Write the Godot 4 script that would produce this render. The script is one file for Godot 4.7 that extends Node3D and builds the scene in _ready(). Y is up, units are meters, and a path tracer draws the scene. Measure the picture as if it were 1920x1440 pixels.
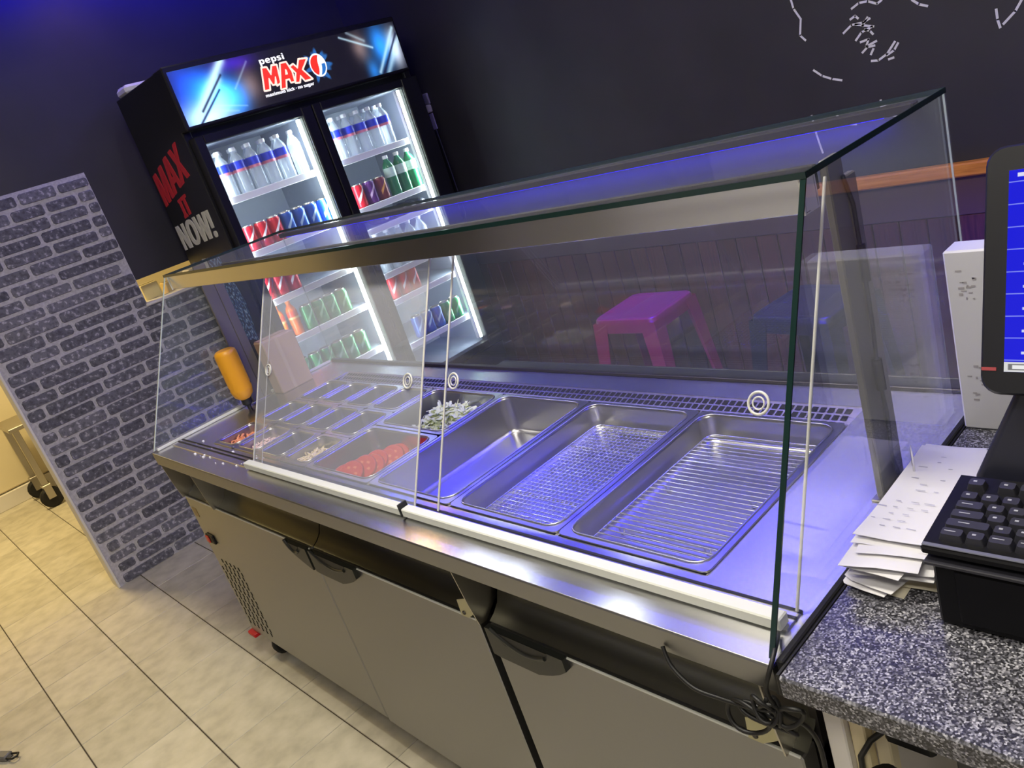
extends Node3D
# A takeaway's cold counter seen from the staff side: x runs along the counter, z towards the staff, y up, metres.

const WALL_X := -4.29      # face of the wall behind the drinks fridge
const BACK_Z := -3.0       # face of the panelled wall across the customer area
const CEIL_Y := 2.9
var M := {}
var taken := {}
var rng := RandomNumberGenerator.new()


func _ready():
	rng.seed = 7
	set_camera_and_light()
	make_materials()
	build_shell()
	build_kitchen()
	build_fridge()
	build_counter()
	build_glass_case()
	build_pans()
	build_customer_area()
	build_till_corner()


func set_camera_and_light():
	var cam := Camera3D.new()
	cam.name = "camera"
	cam.fov = 51.4914
	cam.near = 0.02
	cam.basis = Basis(Vector3(0.66424582, -0.30046559, -0.68446908), Vector3(-0.04735034, 0.89690894, -0.43967295), Vector3(0.74601303, 0.32446076, 0.58154087))
	cam.position = Vector3(0, 1.64, 0)
	add_child(cam)
	cam.current = true
	var e := Environment.new()
	e.background_mode = Environment.BG_COLOR
	e.background_color = Color(0, 0, 0)
	e.tonemap_mode = Environment.TONE_MAPPER_LINEAR
	e.tonemap_exposure = 1.0
	e.sdfgi_enabled = true
	e.ssao_enabled = true
	e.ssil_enabled = true
	var w := WorldEnvironment.new()
	w.name = "world"
	w.environment = e
	add_child(w)
	# staff-side ceiling panels, neutral white
	area("ceiling_panel_light", Vector3(-1.2, CEIL_Y - 0.04, -0.6), Vector3.DOWN, Vector2(1.2, 0.3), Color(1.0, 0.97, 0.9), 5.2)
	area("ceiling_panel_light", Vector3(0.2, CEIL_Y - 0.04, 0.5), Vector3.DOWN, Vector2(1.2, 0.5), Color(1.0, 0.97, 0.9), 2.6)
	# warm light in the kitchen behind the brick wall
	area("kitchen_ceiling_light", Vector3(-5.7, CEIL_Y - 0.04, -0.3), Vector3.DOWN, Vector2(0.6, 0.6), Color(1.0, 0.89, 0.64), 7.5)
	# blue LED tape along the customer ceiling
	area("blue_tape_light", Vector3(WALL_X + 0.30, CEIL_Y - 0.06, -1.9), Vector3(-0.9, -0.45, 0), Vector2(1.9, 0.03), Color(0.04, 0.02, 1.0), 1.0)
	# blue light box high on the wall at the shop's far right
	area("light_box_light", Vector3(1.55, 2.48, -2.2), Vector3(-1, -0.12, 0), Vector2(1.4, 0.66), Color(0.12, 0.05, 1.0), 0.9)
	# blue cove trough along the panelled wall, shining up at the ceiling
	area("cove_light", Vector3(-0.6, 2.57, BACK_Z + 0.14), Vector3(0, 1, 0.35), Vector2(4.2, 0.05), Color(0.5, 0.48, 1.0), 4.2)
	# blue LED profile under the back edge of the case's top pane, and a short-throw one behind the rail
	area("case_tape_light", Vector3(-1.7, 1.419, -1.396), Vector3(0, -1, 0.08), Vector2(2.2, 0.016), Color(0.07, 0.03, 1.0), 0.60)
	area("case_tape_light", Vector3(-1.5, 1.417, -1.054), Vector3(0, 0.35, -1), Vector2(1.9, 0.03), Color(0.10, 0.08, 1.0), 0.03)
	# blue LED tape under the customer-side overhang of the counter
	area("blue_tape_light", Vector3(-1.2, 0.862, -1.452), Vector3(0, -0.45, -1), Vector2(1.3, 0.008), Color(0.14, 0.04, 1.0), 3.5)


func area(called: String, at: Vector3, towards: Vector3, size: Vector2, color: Color, energy: float):
	var l := AreaLight3D.new()
	l.name = called
	l.area_size = size
	l.light_color = color
	l.light_energy = energy
	l.light_size = 0.1
	l.shadow_enabled = true
	l.set("area_range", 14.0)
	var up := Vector3.UP if absf(towards.normalized().y) < 0.8 else Vector3(0, 0, -1)
	l.look_at_from_position(at, at + towards, up)
	add_child(l, true)


# ---------------------------------------------------------------- mesh building

class MB:
	var v := PackedVector3Array()
	var n := PackedVector3Array()
	var u := PackedVector2Array()
	var ix := PackedInt32Array()
	var xf := Transform3D()

	func put(p: Vector3, nn: Vector3, uv: Vector2) -> int:
		v.append(xf * p)
		n.append((xf.basis * nn).normalized())
		u.append(uv)
		return v.size() - 1

	func flat_uv(p: Vector3, nn: Vector3) -> Vector2:
		if absf(nn.x) > absf(nn.y) and absf(nn.x) > absf(nn.z):
			return Vector2(p.z, p.y)
		return Vector2(p.x, p.z) if absf(nn.y) > absf(nn.z) else Vector2(p.x, p.y)

	func poly(pts: Array, out: Vector3):
		var nn := Vector3.ZERO
		for i in pts.size():
			nn += (pts[i] as Vector3).cross(pts[(i + 1) % pts.size()])
		nn = nn.normalized()
		var flip := nn.dot(out) < 0.0
		if flip:
			nn = -nn
		var first := -1
		for p in pts:
			var k := put(p, nn, flat_uv(p, nn))
			if first < 0:
				first = k
		for i in range(1, pts.size() - 1):
			if flip:
				ix.append_array(PackedInt32Array([first, first + i, first + i + 1]))
			else:
				ix.append_array(PackedInt32Array([first, first + i + 1, first + i]))

	func box(c: Vector3, s: Vector3, b := 0.0):
		var h := s / 2.0
		b = minf(b, minf(h.x, minf(h.y, h.z)) * 0.9)
		for ax in 3:
			var i := (ax + 1) % 3
			var j := (ax + 2) % 3
			for sg in [-1.0, 1.0]:
				var pts := []
				for q in [[-1, -1], [1, -1], [1, 1], [-1, 1]]:
					var p := Vector3.ZERO
					p[ax] = sg * h[ax]
					p[i] = q[0] * (h[i] - b)
					p[j] = q[1] * (h[j] - b)
					pts.append(c + p)
				var out := Vector3.ZERO
				out[ax] = sg
				poly(pts, out)
		if b <= 0.0:
			return
		for k in 3:
			var i := (k + 1) % 3
			var j := (k + 2) % 3
			for si in [-1.0, 1.0]:
				for sj in [-1.0, 1.0]:
					var pts := []
					for q in [[0, -1], [0, 1], [1, 1], [1, -1]]:
						var p := Vector3.ZERO
						p[k] = q[1] * (h[k] - b)
						p[i] = si * (h[i] - (b if q[0] == 1 else 0.0))
						p[j] = sj * (h[j] - (b if q[0] == 0 else 0.0))
						pts.append(c + p)
					var out := Vector3.ZERO
					out[i] = si
					out[j] = sj
					poly(pts, out)
		for sx in [-1.0, 1.0]:
			for sy in [-1.0, 1.0]:
				for sz in [-1.0, 1.0]:
					var sv := Vector3(sx, sy, sz)
					poly([c + sv * Vector3(h.x, h.y - b, h.z - b), c + sv * Vector3(h.x - b, h.y, h.z - b), c + sv * Vector3(h.x - b, h.y - b, h.z)], sv)

	# quads between rings of equal size; smooth normals; winding follows ring order
	func loft(rings: Array, closed := true, flip := false):
		var nr := rings.size()
		var nc: int = rings[0].size()
		var acc := []
		for r in nr:
			var row := []
			row.resize(nc)
			row.fill(Vector3.ZERO)
			acc.append(row)
		var cols := nc if closed else nc - 1
		for r in nr - 1:
			for c in cols:
				var d := (c + 1) % nc
				var fn: Vector3 = (rings[r + 1][c] - rings[r][d]).cross(rings[r + 1][d] - rings[r][c])
				if flip:
					fn = -fn
				acc[r][c] += fn
				acc[r][d] += fn
				acc[r + 1][c] += fn
				acc[r + 1][d] += fn
		var base := v.size()
		for r in nr:
			for c in nc:
				var a: Vector3 = acc[r][c]
				put(rings[r][c], a.normalized() if a.length() > 1e-12 else Vector3.UP, Vector2(float(c) / nc, float(r) / nr))
		for r in nr - 1:
			for c in cols:
				var d := (c + 1) % nc
				var a := base + r * nc + c
				var b := base + r * nc + d
				var e := base + (r + 1) * nc + c
				var f := base + (r + 1) * nc + d
				if flip:
					ix.append_array(PackedInt32Array([a, e, b, b, e, f]))
				else:
					ix.append_array(PackedInt32Array([a, b, e, b, f, e]))

	func tube(pts: Array, r: float, sides := 8, closed := false, ends := true):
		var rings := []
		var up := Vector3.UP
		var m := pts.size()
		for i in m:
			var a: Vector3 = pts[(i - 1 + m) % m] if closed or i > 0 else pts[i]
			var b: Vector3 = pts[(i + 1) % m] if closed or i < m - 1 else pts[i]
			var t := (b - a).normalized()
			if absf(t.dot(up)) > 0.98:
				up = Vector3.RIGHT if absf(t.x) < 0.9 else Vector3.BACK
			var sd := t.cross(up).normalized()
			up = sd.cross(t).normalized()
			var ring := []
			for k in sides:
				var w := TAU * k / sides
				ring.append(pts[i] + (sd * cos(w) + up * sin(w)) * r)
			rings.append(ring)
		if closed:
			rings.append(rings[0])
		loft(rings, true, false)
		if ends and not closed:
			poly(rings[0], pts[0] - pts[1])
			poly(rings[m - 1], pts[m - 1] - pts[m - 2])

	# profile of Vector2(radius, height) turned about the y axis
	func lathe(profile: Array, at: Vector3, segs := 16, caps := true):
		var rings := []
		for p in profile:
			var ring := []
			for k in segs:
				var w := TAU * k / segs
				ring.append(at + Vector3(cos(w) * p.x, p.y, sin(w) * p.x))
			rings.append(ring)
		loft(rings, true, false)
		if caps:
			poly(rings[0], Vector3.DOWN if profile[-1].y >= profile[0].y else Vector3.UP)
			poly(rings[-1], Vector3.UP if profile[-1].y >= profile[0].y else Vector3.DOWN)

	# a flat outline in the plane of axes (a, b) given thickness along the third
	func slab(outline: PackedVector2Array, axis: int, lo: float, hi: float):
		var to := func(p: Vector2, d: float) -> Vector3:
			return Vector3(d, p.y, p.x) if axis == 0 else (Vector3(p.x, d, p.y) if axis == 1 else Vector3(p.x, p.y, d))
		var tri := Geometry2D.triangulate_polygon(outline)
		var out := Vector3.ZERO
		out[axis] = 1.0
		for i in range(0, tri.size(), 3):
			poly([to.call(outline[tri[i]], hi), to.call(outline[tri[i + 1]], hi), to.call(outline[tri[i + 2]], hi)], out)
			poly([to.call(outline[tri[i]], lo), to.call(outline[tri[i + 1]], lo), to.call(outline[tri[i + 2]], lo)], -out)
		var turn := -1.0 if Geometry2D.is_polygon_clockwise(outline) else 1.0
		for i in outline.size():
			var p := outline[i]
			var q := outline[(i + 1) % outline.size()]
			var d := (q - p).normalized()
			var side := Vector2(d.y, -d.x) * turn
			var o3: Vector3 = to.call(side, 0.0)
			poly([to.call(p, lo), to.call(q, lo), to.call(q, hi), to.call(p, hi)], o3)

	# a thin strip along pts lying in the plane with normal nn
	func ribbon(pts: Array, width: float, nn: Vector3):
		for i in pts.size() - 1:
			var d: Vector3 = (pts[i + 1] - pts[i]).normalized()
			var s := d.cross(nn).normalized() * width / 2.0
			var a: Vector3 = pts[i] - d * width * 0.3
			var b: Vector3 = pts[i + 1] + d * width * 0.3
			poly([a - s, b - s, b + s, a + s], nn)

	func mesh() -> ArrayMesh:
		var a := []
		a.resize(Mesh.ARRAY_MAX)
		a[Mesh.ARRAY_VERTEX] = v
		a[Mesh.ARRAY_NORMAL] = n
		a[Mesh.ARRAY_TEX_UV] = u
		a[Mesh.ARRAY_INDEX] = ix
		var m := ArrayMesh.new()
		m.add_surface_from_arrays(Mesh.PRIMITIVE_TRIANGLES, a)
		return m


static func rounded(x0: float, x1: float, z0: float, z1: float, r: float, y: float, per := 5) -> Array:
	var out := []
	for c in [[x1 - r, z1 - r, 0.0], [x0 + r, z1 - r, 0.25], [x0 + r, z0 + r, 0.5], [x1 - r, z0 + r, 0.75]]:
		for k in per:
			var w: float = TAU * (c[2] + 0.25 * k / (per - 1))
			out.append(Vector3(c[0] + cos(w) * r, y, c[1] + sin(w) * r))
	return out


func box1(c: Vector3, s: Vector3, b := 0.0) -> MB:
	var m := MB.new()
	m.box(c, s, b)
	return m


# a box from its low and high corners
func span(lo: Vector3, hi: Vector3, b := 0.0) -> MB:
	return box1((lo + hi) / 2.0, (hi - lo).abs(), b)


func numbered(called: String) -> String:
	taken[called] = taken.get(called, -1) + 1
	return called if taken[called] == 0 else "%s_%03d" % [called, taken[called]]


# shapes of one-off things are given in room coordinates; "local" ones in their thing's own
func obj(called: String, what, material: Material, parent: Node = self, local := false) -> MeshInstance3D:
	var o := MeshInstance3D.new()
	o.name = numbered(called) if parent == self else called
	o.mesh = what.mesh() if what is MB else what
	o.material_override = material
	parent.add_child(o, true)
	if parent != self and parent is Node3D and not (parent is MeshInstance3D) and not local:
		o.position = -parent.position
	return o


func thing(called: String, label: String, category: String, at := Vector3.ZERO, group := "") -> Node3D:
	var o := Node3D.new()
	o.name = numbered(called)
	add_child(o)
	o.position = at
	return tag(o, label, category, group)


func tag(o: Node3D, label: String, category: String, group := "") -> Node3D:
	o.set_meta("label", label)
	o.set_meta("category", category)
	if group:
		o.set_meta("group", group)
	return o


func struct(called: String, what, material: Material, parent: Node = self) -> MeshInstance3D:
	var o := obj(called, what, material, parent)
	if parent == self:
		o.set_meta("kind", "structure")
	return o


func copy_of(o: Node3D, at: Vector3, label: String, group := "") -> Node3D:
	var c: Node3D = o.duplicate()
	c.name = numbered(String(o.get_meta("stem")))
	add_child(c)
	c.position = at
	c.set_meta("label", label)
	if group:
		c.set_meta("group", group)
	return c


func lettering(text: String, centre: Vector3, right: Vector3, up: Vector3, width: float, height: float, depth: float, material: Material, parent: Node, called := "lettering", weight := 700) -> MeshInstance3D:
	var t := TextMesh.new()
	var f := SystemFont.new()
	f.font_names = PackedStringArray(["Droid Sans"])
	f.font_weight = weight
	t.font = f
	t.text = text
	t.font_size = 64
	t.pixel_size = 0.01
	t.depth = 0.05
	var bb := t.get_aabb()
	var o := MeshInstance3D.new()
	o.name = called
	o.mesh = t
	o.material_override = material
	parent.add_child(o, true)
	var sx := width / maxf(bb.size.x, 0.001)
	var sy := height / maxf(bb.size.y, 0.001)
	var out := right.cross(up).normalized()
	var b := Basis(right * sx, up * sy, out * (depth / 0.05))
	var c := bb.position + bb.size / 2.0
	o.transform = Transform3D(b, centre - b * c)
	if parent is Node3D and parent != self and not (parent is MeshInstance3D):
		o.position -= (parent as Node3D).position
	return o


# ---------------------------------------------------------------- materials

func mat(c: Color, rough := 0.6, metal := 0.0) -> StandardMaterial3D:
	var m := StandardMaterial3D.new()
	m.albedo_color = c
	m.roughness = rough
	m.metallic = metal
	return m


func rgb(r: int, g: int, b: int) -> Color:
	return Color(r / 255.0, g / 255.0, b / 255.0)


func glow(c: Color, energy: float) -> StandardMaterial3D:
	var m := mat(c, 0.5)
	m.emission_enabled = true
	m.emission = c
	m.emission_energy_multiplier = energy
	return m


func noise(seed_: int, freq: float, size := 256, ramp := [], kind := FastNoiseLite.TYPE_SIMPLEX_SMOOTH, octaves := 4) -> NoiseTexture2D:
	var f := FastNoiseLite.new()
	f.seed = seed_
	f.noise_type = kind
	f.frequency = freq
	f.fractal_octaves = octaves
	if kind == FastNoiseLite.TYPE_CELLULAR:
		f.cellular_return_type = FastNoiseLite.RETURN_CELL_VALUE
		f.fractal_type = FastNoiseLite.FRACTAL_NONE
	var t := NoiseTexture2D.new()
	t.width = size
	t.height = size
	t.seamless = true
	t.noise = f
	if ramp.size():
		var g := Gradient.new()
		var at := PackedFloat32Array()
		var cs := PackedColorArray()
		for r in ramp:
			at.append(r[0])
			cs.append(r[1])
		g.offsets = at
		g.colors = cs
		t.color_ramp = g
	return t


func triplanar(m: StandardMaterial3D, tex: Texture2D, scale: Vector3, world := true) -> StandardMaterial3D:
	m.albedo_texture = tex
	m.uv1_triplanar = true
	m.uv1_world_triplanar = world
	m.uv1_scale = scale
	return m


func make_materials():
	# brushed stainless, grain along x
	var s := mat(Color(0.82, 0.82, 0.82), 0.25, 1.0)
	s.anisotropy_enabled = true
	s.anisotropy = -0.95
	M.steel = s
	var sd := mat(Color(0.58, 0.58, 0.58), 0.40, 1.0)
	sd.anisotropy_enabled = true
	sd.anisotropy = -0.4
	M.steel_door = sd
	M.steel_channel = mat(Color(0.36, 0.36, 0.33), 0.3, 1.0)
	M.steel_pan = mat(Color(0.78, 0.78, 0.79), 0.28, 1.0)
	M.steel_small = mat(Color(0.72, 0.70, 0.66), 0.35, 1.0)
	M.wire = mat(Color(0.85, 0.85, 0.86), 0.2, 1.0)
	M.steel_dark = mat(Color(0.32, 0.31, 0.31), 0.45, 1.0)
	M.white_alu = mat(rgb(204, 206, 199), 0.5)
	M.black = mat(rgb(16, 16, 18), 0.55)
	M.rubber = mat(rgb(20, 20, 22), 0.7)
	M.grip = mat(rgb(34, 36, 34), 0.42)
	M.hole = mat(rgb(8, 8, 8), 0.8)
	M.fridge_black = mat(rgb(14, 14, 20), 0.38)
	M.fridge_in = mat(rgb(176, 184, 198), 0.45)
	M.shelf_white = mat(rgb(240, 240, 240), 0.4)
	M.shelf_grey = mat(rgb(150, 160, 172), 0.5)
	M.led_white = glow(Color(0.93, 1.0, 0.96), 7.0)
	M.glass_fridge = glass(Color(0.9, 0.95, 1.0), 0.04)
	M.glass = glass(Color(0.75, 0.85, 0.9), 0.03)
	# the top pane carries a film of dust and wiping marks
	var dusty := mat(Color(0.45, 0.45, 0.5, 0.08), 0.3)
	dusty.transparency = BaseMaterial3D.TRANSPARENCY_ALPHA
	dusty.backlight_enabled = true
	dusty.backlight = Color(0.9, 0.9, 0.9)
	M.glass_dust = dusty
	M.glass_edge = mat(rgb(14, 38, 36), 0.15)
	M.glass_edge_light = mat(rgb(190, 205, 205), 0.25)
	# scuffed acrylic sliding panes: a faint bloom over everything behind
	var p := mat(Color(0.45, 0.45, 0.5, 0.03), 0.3)
	p.transparency = BaseMaterial3D.TRANSPARENCY_ALPHA
	M.acrylic = p
	var p2 := mat(Color(0.78, 0.80, 0.84, 0.2), 0.4)
	p2.transparency = BaseMaterial3D.TRANSPARENCY_ALPHA
	M.acrylic_scuffed = p2
	M.acrylic_edge = mat(rgb(196, 196, 190), 0.3)
	# walls
	M.wall_dark = triplanar(mat(Color(1, 1, 1), 0.5), noise(3, 0.01, 256, [[0.0, rgb(46, 45, 50)], [1.0, rgb(56, 54, 60)]]), Vector3(0.6, 0.6, 0.6))
	M.wall_plain = mat(rgb(168, 166, 162), 0.7)
	M.ceiling = mat(rgb(236, 235, 233), 0.9)
	M.mortar = triplanar(mat(Color(1, 1, 1), 0.9), noise(5, 0.05, 256, [[0.0, rgb(168, 166, 174)], [1.0, rgb(204, 202, 208)]]), Vector3(4, 4, 4))
	M.brick = []
	for k in 4:
		var d := [26, 34, 18, 42][k] as int
		M.brick.append(triplanar(mat(Color(1, 1, 1), 0.85), noise(11 + k, 0.03, 256, [[0.2, rgb(56 + d, 56 + d, 66 + d)], [0.5, rgb(80 + d, 80 + d, 92 + d)], [0.62, rgb(72 + d, 72 + d, 82 + d)], [0.8, rgb(140 + d, 138 + d, 150 + d)]]), Vector3(4, 4, 4)))
	M.tile = []
	for k in 3:
		var d := [0, 5, -6][k] as int
		var t := triplanar(mat(Color(1, 1, 1), 0.5), noise(21 + k, 0.012, 512, [[0.0, rgb(174 + d, 168 + d, 152 + d)], [0.5, rgb(192 + d, 186 + d, 168 + d)], [1.0, rgb(204 + d, 197 + d, 180 + d)]], FastNoiseLite.TYPE_SIMPLEX_SMOOTH, 6), Vector3(1.5, 1.5, 1.5))
		M.tile.append(t)
	M.grout = mat(rgb(70, 62, 52), 0.9)
	M.cream = mat(rgb(232, 220, 186), 0.6)
	M.white_trim = mat(rgb(226, 222, 216), 0.6)
	var wood_grain := noise(31, 0.02, 256, [[0.0, rgb(178, 108, 44)], [0.5, rgb(206, 132, 58)], [1.0, rgb(222, 150, 74)]])
	M.wood_trim = triplanar(mat(Color(1, 1, 1), 0.45), wood_grain, Vector3(1.2, 14, 14))
	var dark_grain := noise(32, 0.02, 256, [[0.0, rgb(66, 34, 27)], [0.5, rgb(84, 45, 35)], [1.0, rgb(99, 55, 44)]])
	M.plank = []
	for k in 3:
		M.plank.append(triplanar(mat([Color(1, 1, 1), Color(0.88, 0.87, 0.86), Color(0.96, 0.98, 1)][k], 0.55), dark_grain, Vector3(12, 1.0, 12)))
	M.brown_paint = mat(rgb(84, 62, 54), 0.55)
	M.chalk = mat(rgb(225, 225, 228), 0.9)
	# granite laminate
	M.granite = triplanar(mat(Color(1, 1, 1), 0.35), noise(41, 0.20, 768, [[0.0, rgb(30, 30, 34)], [0.35, rgb(56, 56, 62)], [0.6, rgb(96, 96, 104)], [0.85, rgb(146, 146, 154)], [1.0, rgb(190, 190, 196)]], FastNoiseLite.TYPE_CELLULAR), Vector3(3.0, 3.0, 3.0))
	M.plastic_black = mat(rgb(14, 14, 18), 0.45)
	M.plastic_black.metallic_specular = 0.3
	M.plastic_key = mat(rgb(40, 40, 48), 0.45)
	M.key_print = mat(rgb(160, 162, 172), 0.6)
	M.paper = mat(rgb(220, 219, 223), 0.85)
	M.paper_cream = mat(rgb(226, 218, 196), 0.85)
	M.ink = mat(rgb(168, 168, 184), 0.9)
	M.cable = mat(rgb(10, 10, 11), 0.5)
	M.red = mat(rgb(196, 24, 30), 0.45)
	M.white = mat(rgb(236, 236, 238), 0.5)


func glass(c: Color, alpha: float) -> StandardMaterial3D:
	var m := mat(Color(c.r, c.g, c.b, alpha), 0.0)
	m.transparency = BaseMaterial3D.TRANSPARENCY_ALPHA
	return m


# ---------------------------------------------------------------- the room

func build_shell():
	# floor: dark joints under separate tiles, 302 mm grid
	var fl := struct("floor", span(Vector3(-7.4, -0.12, -3.1), Vector3(1.7, -0.004, 1.7)), M.grout)
	var far := MB.new()
	var nx := 25
	for i in range(-nx, 12):
		for k in range(-9, 7):
			var x0 := -2.8215 + 0.3025 * (i + 8)
			var z0 := -0.644 + 0.305 * k
			if x0 > 1.35 or x0 < -7.3 or z0 > 1.3 or z0 < -3.0:
				continue
			var lo := Vector3(x0 + 0.001, -0.012, z0 + 0.002)
			var hi := Vector3(x0 + 0.3015, 0.0, z0 + 0.303)
			var seen := z0 < 0.6 and z0 > -0.95 and x0 < -1.0
			if seen:
				struct("tile", span(lo, hi, 0.0015), M.tile[rng.randi() % 3], fl)
			else:
				far.box((lo + hi) / 2.0, hi - lo)
	var rest := struct("tile_field", far, M.tile[0], fl)
	rest.set_meta("kind", "stuff")
	var t := 0.1
	# left wall: dark plaster above, doorway to the kitchen, a slot over the low brick part
	var w := MB.new()
	var x0 := WALL_X - t
	w.box(Vector3(x0 + t / 2, (1.93 + CEIL_Y) / 2, (BACK_Z - 0.54) / 2), Vector3(t, CEIL_Y - 1.93, -0.54 - BACK_Z))
	w.box(Vector3(x0 + t / 2, (1.375 + 1.93) / 2, (BACK_Z - 1.27) / 2), Vector3(t, 1.93 - 1.375, -1.27 - BACK_Z))
	w.box(Vector3(x0 + t / 2, (2.1 + CEIL_Y) / 2, -0.04), Vector3(t, CEIL_Y - 2.1, 1.0))
	w.box(Vector3(x0 + t / 2, CEIL_Y / 2, 1.08), Vector3(t, CEIL_Y, 1.24))
	w.box(Vector3(x0 + t / 2, 1.31, -2.6), Vector3(t, 0.14, 0.8))
	var wall := struct("wall_left", w, M.wall_dark)
	var mo := MB.new()
	mo.box(Vector3(x0 + t / 2, 0.965, -0.905), Vector3(t, 1.93, 0.73))
	mo.box(Vector3(x0 + t / 2, 0.62, (BACK_Z - 1.27) / 2), Vector3(t, 1.24, -1.27 - BACK_Z))
	struct("mortar_bed", mo, M.mortar, wall)
	lay_bricks(wall)
	struct("trim_1", span(Vector3(x0 - 0.005, 0, -0.54), Vector3(WALL_X + 0.008, 1.935, -0.528), 0.002), M.white_trim)
	struct("trim_2", span(Vector3(x0 - 0.02, 1.235, -2.2), Vector3(WALL_X + 0.012, 1.25, -1.262), 0.003), M.white_trim)
	# panelled wall across the customer area
	var back := struct("wall_back", span(Vector3(-4.45, 0, BACK_Z - 0.12), Vector3(1.7, CEIL_Y, BACK_Z)), M.wall_dark)
	var px := WALL_X
	var q := 0
	while px < 1.6:
		var wd := 0.1
		struct("plank", span(Vector3(px + 0.002, 0.08, BACK_Z - 0.002), Vector3(px + wd - 0.003, 0.785, BACK_Z + 0.014), 0.003), M.plank[q % 3 if q % 5 else 2], back)
		px += wd
		q += 1
	struct("rail_board", span(Vector3(WALL_X, 0.785, BACK_Z - 0.002), Vector3(1.6, 0.930, BACK_Z + 0.018), 0.003), M.brown_paint, back)
	struct("baseboard_back", span(Vector3(WALL_X, 0, BACK_Z), Vector3(1.6, 0.08, BACK_Z + 0.02), 0.004), M.brown_paint)
	struct("trim_3", span(Vector3(WALL_X, 0.924, BACK_Z - 0.001), Vector3(1.6, 0.972, BACK_Z + 0.04), 0.006), M.wood_trim)
	chalk(back)
	struct("wall_right", span(Vector3(1.6, 0, -3.1), Vector3(1.72, CEIL_Y, 1.7)), M.wall_plain)
	var wf := struct("wall_front", span(Vector3(-7.4, 0, 1.6), Vector3(1.72, CEIL_Y, 1.72)), M.wall_plain)
	struct("splashback", span(Vector3(-3.0, 0.6, 1.588), Vector3(0.4, 1.4, 1.602), 0.003), M.white, wf)
	struct("ceiling", span(Vector3(-7.5, CEIL_Y, -3.15), Vector3(1.72, CEIL_Y + 0.1, 1.72)), M.ceiling)
	# lamps on the ceiling
	for p in [["narrow panel above the counter", Vector3(-1.2, CEIL_Y, -0.6), 0.17], ["panel above the till", Vector3(0.2, CEIL_Y, 0.5), 0.27]]:
		var o := thing("ceiling_panel", "flat white ceiling lamp, the " + p[0], "ceiling lamp", p[1])
		obj("frame", span(p[1] + Vector3(-0.62, -0.02, -p[2]), p[1] + Vector3(0.62, 0, p[2]), 0.004), M.white, o)
		obj("lamp_panel", span(p[1] + Vector3(-0.6, -0.026, 0.02 - p[2]), p[1] + Vector3(0.6, -0.02, p[2] - 0.02)), glow(Color(1, 0.97, 0.92), 1.6), o)
	var spots := [[-3.9, 1, "over the fridge"], [-3.4, 0, "second from the fridge"], [-3.1, 0, "third from the fridge"], [-2.35, 0, "fourth from the fridge"], [-2.2, 2, "with blue light over the red stool"], [-1.4, 2, "with blue light over the black stool"]]
	for s in spots:
		var c: Color = [Color(0.9, 0.93, 1.0), Color(1, 0.8, 0.45), Color(0.15, 0.04, 1.0)][s[1]]
		var at := Vector3(s[0], CEIL_Y, -1.6 if s[1] < 2 else -2.62)
		var o := thing("downlight", "small round ceiling spotlight " + s[2], "spotlight", at, "spotlights over the customer area")
		var m := MB.new()
		m.lathe([Vector2(0.05, -0.1), Vector2(0.05, 0.0)], at, 20, false)
		obj("can", m, M.black, o)
		var m2 := MB.new()
		m2.lathe([Vector2(0.045, -0.095), Vector2(0.045, -0.09)], at, 20)
		obj("lamp_face", m2, glow(c, 40.0 if s[1] < 2 else 8.0), o)
		var l := SpotLight3D.new()
		l.name = "beam"
		l.light_color = c
		l.light_energy = 0.5 if s[1] < 2 else 22.0
		l.spot_angle = 26 if s[1] < 2 else 12
		l.spot_range = 9
		l.spot_attenuation = 2
		l.light_size = 0.045
		l.shadow_enabled = true
		o.add_child(l)
		var lp := at + Vector3(0, -0.155, 0)
		if s[1] < 2:
			l.look_at_from_position(lp, Vector3(-1.0, DECK, -0.85), Vector3.UP)
		else:
			l.look_at_from_position(lp, lp + Vector3(0, -1, 0.03), Vector3.BACK)
	for b in [["along the fridge wall", Vector3(WALL_X + 0.31, CEIL_Y - 0.02, -1.9), Vector3(0.04, 0.03, 1.9)]]:
		var o := thing("led_tape", "blue glowing LED tape on the ceiling " + b[0], "LED tape", b[1] + Vector3(0, 0.02, 0))
		obj("led_channel", box1(b[1] + Vector3(0, 0.008, 0), b[2] + Vector3(0.02, 0, 0.02)), M.white, o)
		obj("led_strip", box1(b[1], b[2]), glow(Color(0.05, 0.03, 1.0), 1.0), o)
	var lb := thing("light_box", "blue glowing rectangular light box high on the customer-side wall", "light box", Vector3(1.6, 2.48, -2.2))
	obj("case", span(Vector3(1.565, 2.13, -2.92), Vector3(1.6, 2.83, -1.48), 0.01), M.black, lb)
	obj("lamp_panel", span(Vector3(1.558, 2.15, -2.90), Vector3(1.566, 2.81, -1.50)), glow(Color(0.12, 0.05, 1.0), 0.6), lb)
	var cv := thing("cove_trough", "white cove trough with blue LED tape along the panelled wall", "cove light", Vector3(-0.6, 2.5, BACK_Z))
	obj("trough", span(Vector3(-2.8, 2.5, BACK_Z - 0.001), Vector3(1.595, 2.53, BACK_Z + 0.2), 0.003), M.white, cv)
	obj("lip", span(Vector3(-2.8, 2.53, BACK_Z + 0.19), Vector3(1.595, 2.60, BACK_Z + 0.2), 0.003), M.white, cv)
	obj("led_strip", span(Vector3(-2.7, 2.53, BACK_Z + 0.11), Vector3(1.5, 2.545, BACK_Z + 0.17), 0.003), glow(Color(0.45, 0.45, 1.0), 1.5), cv)


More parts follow.
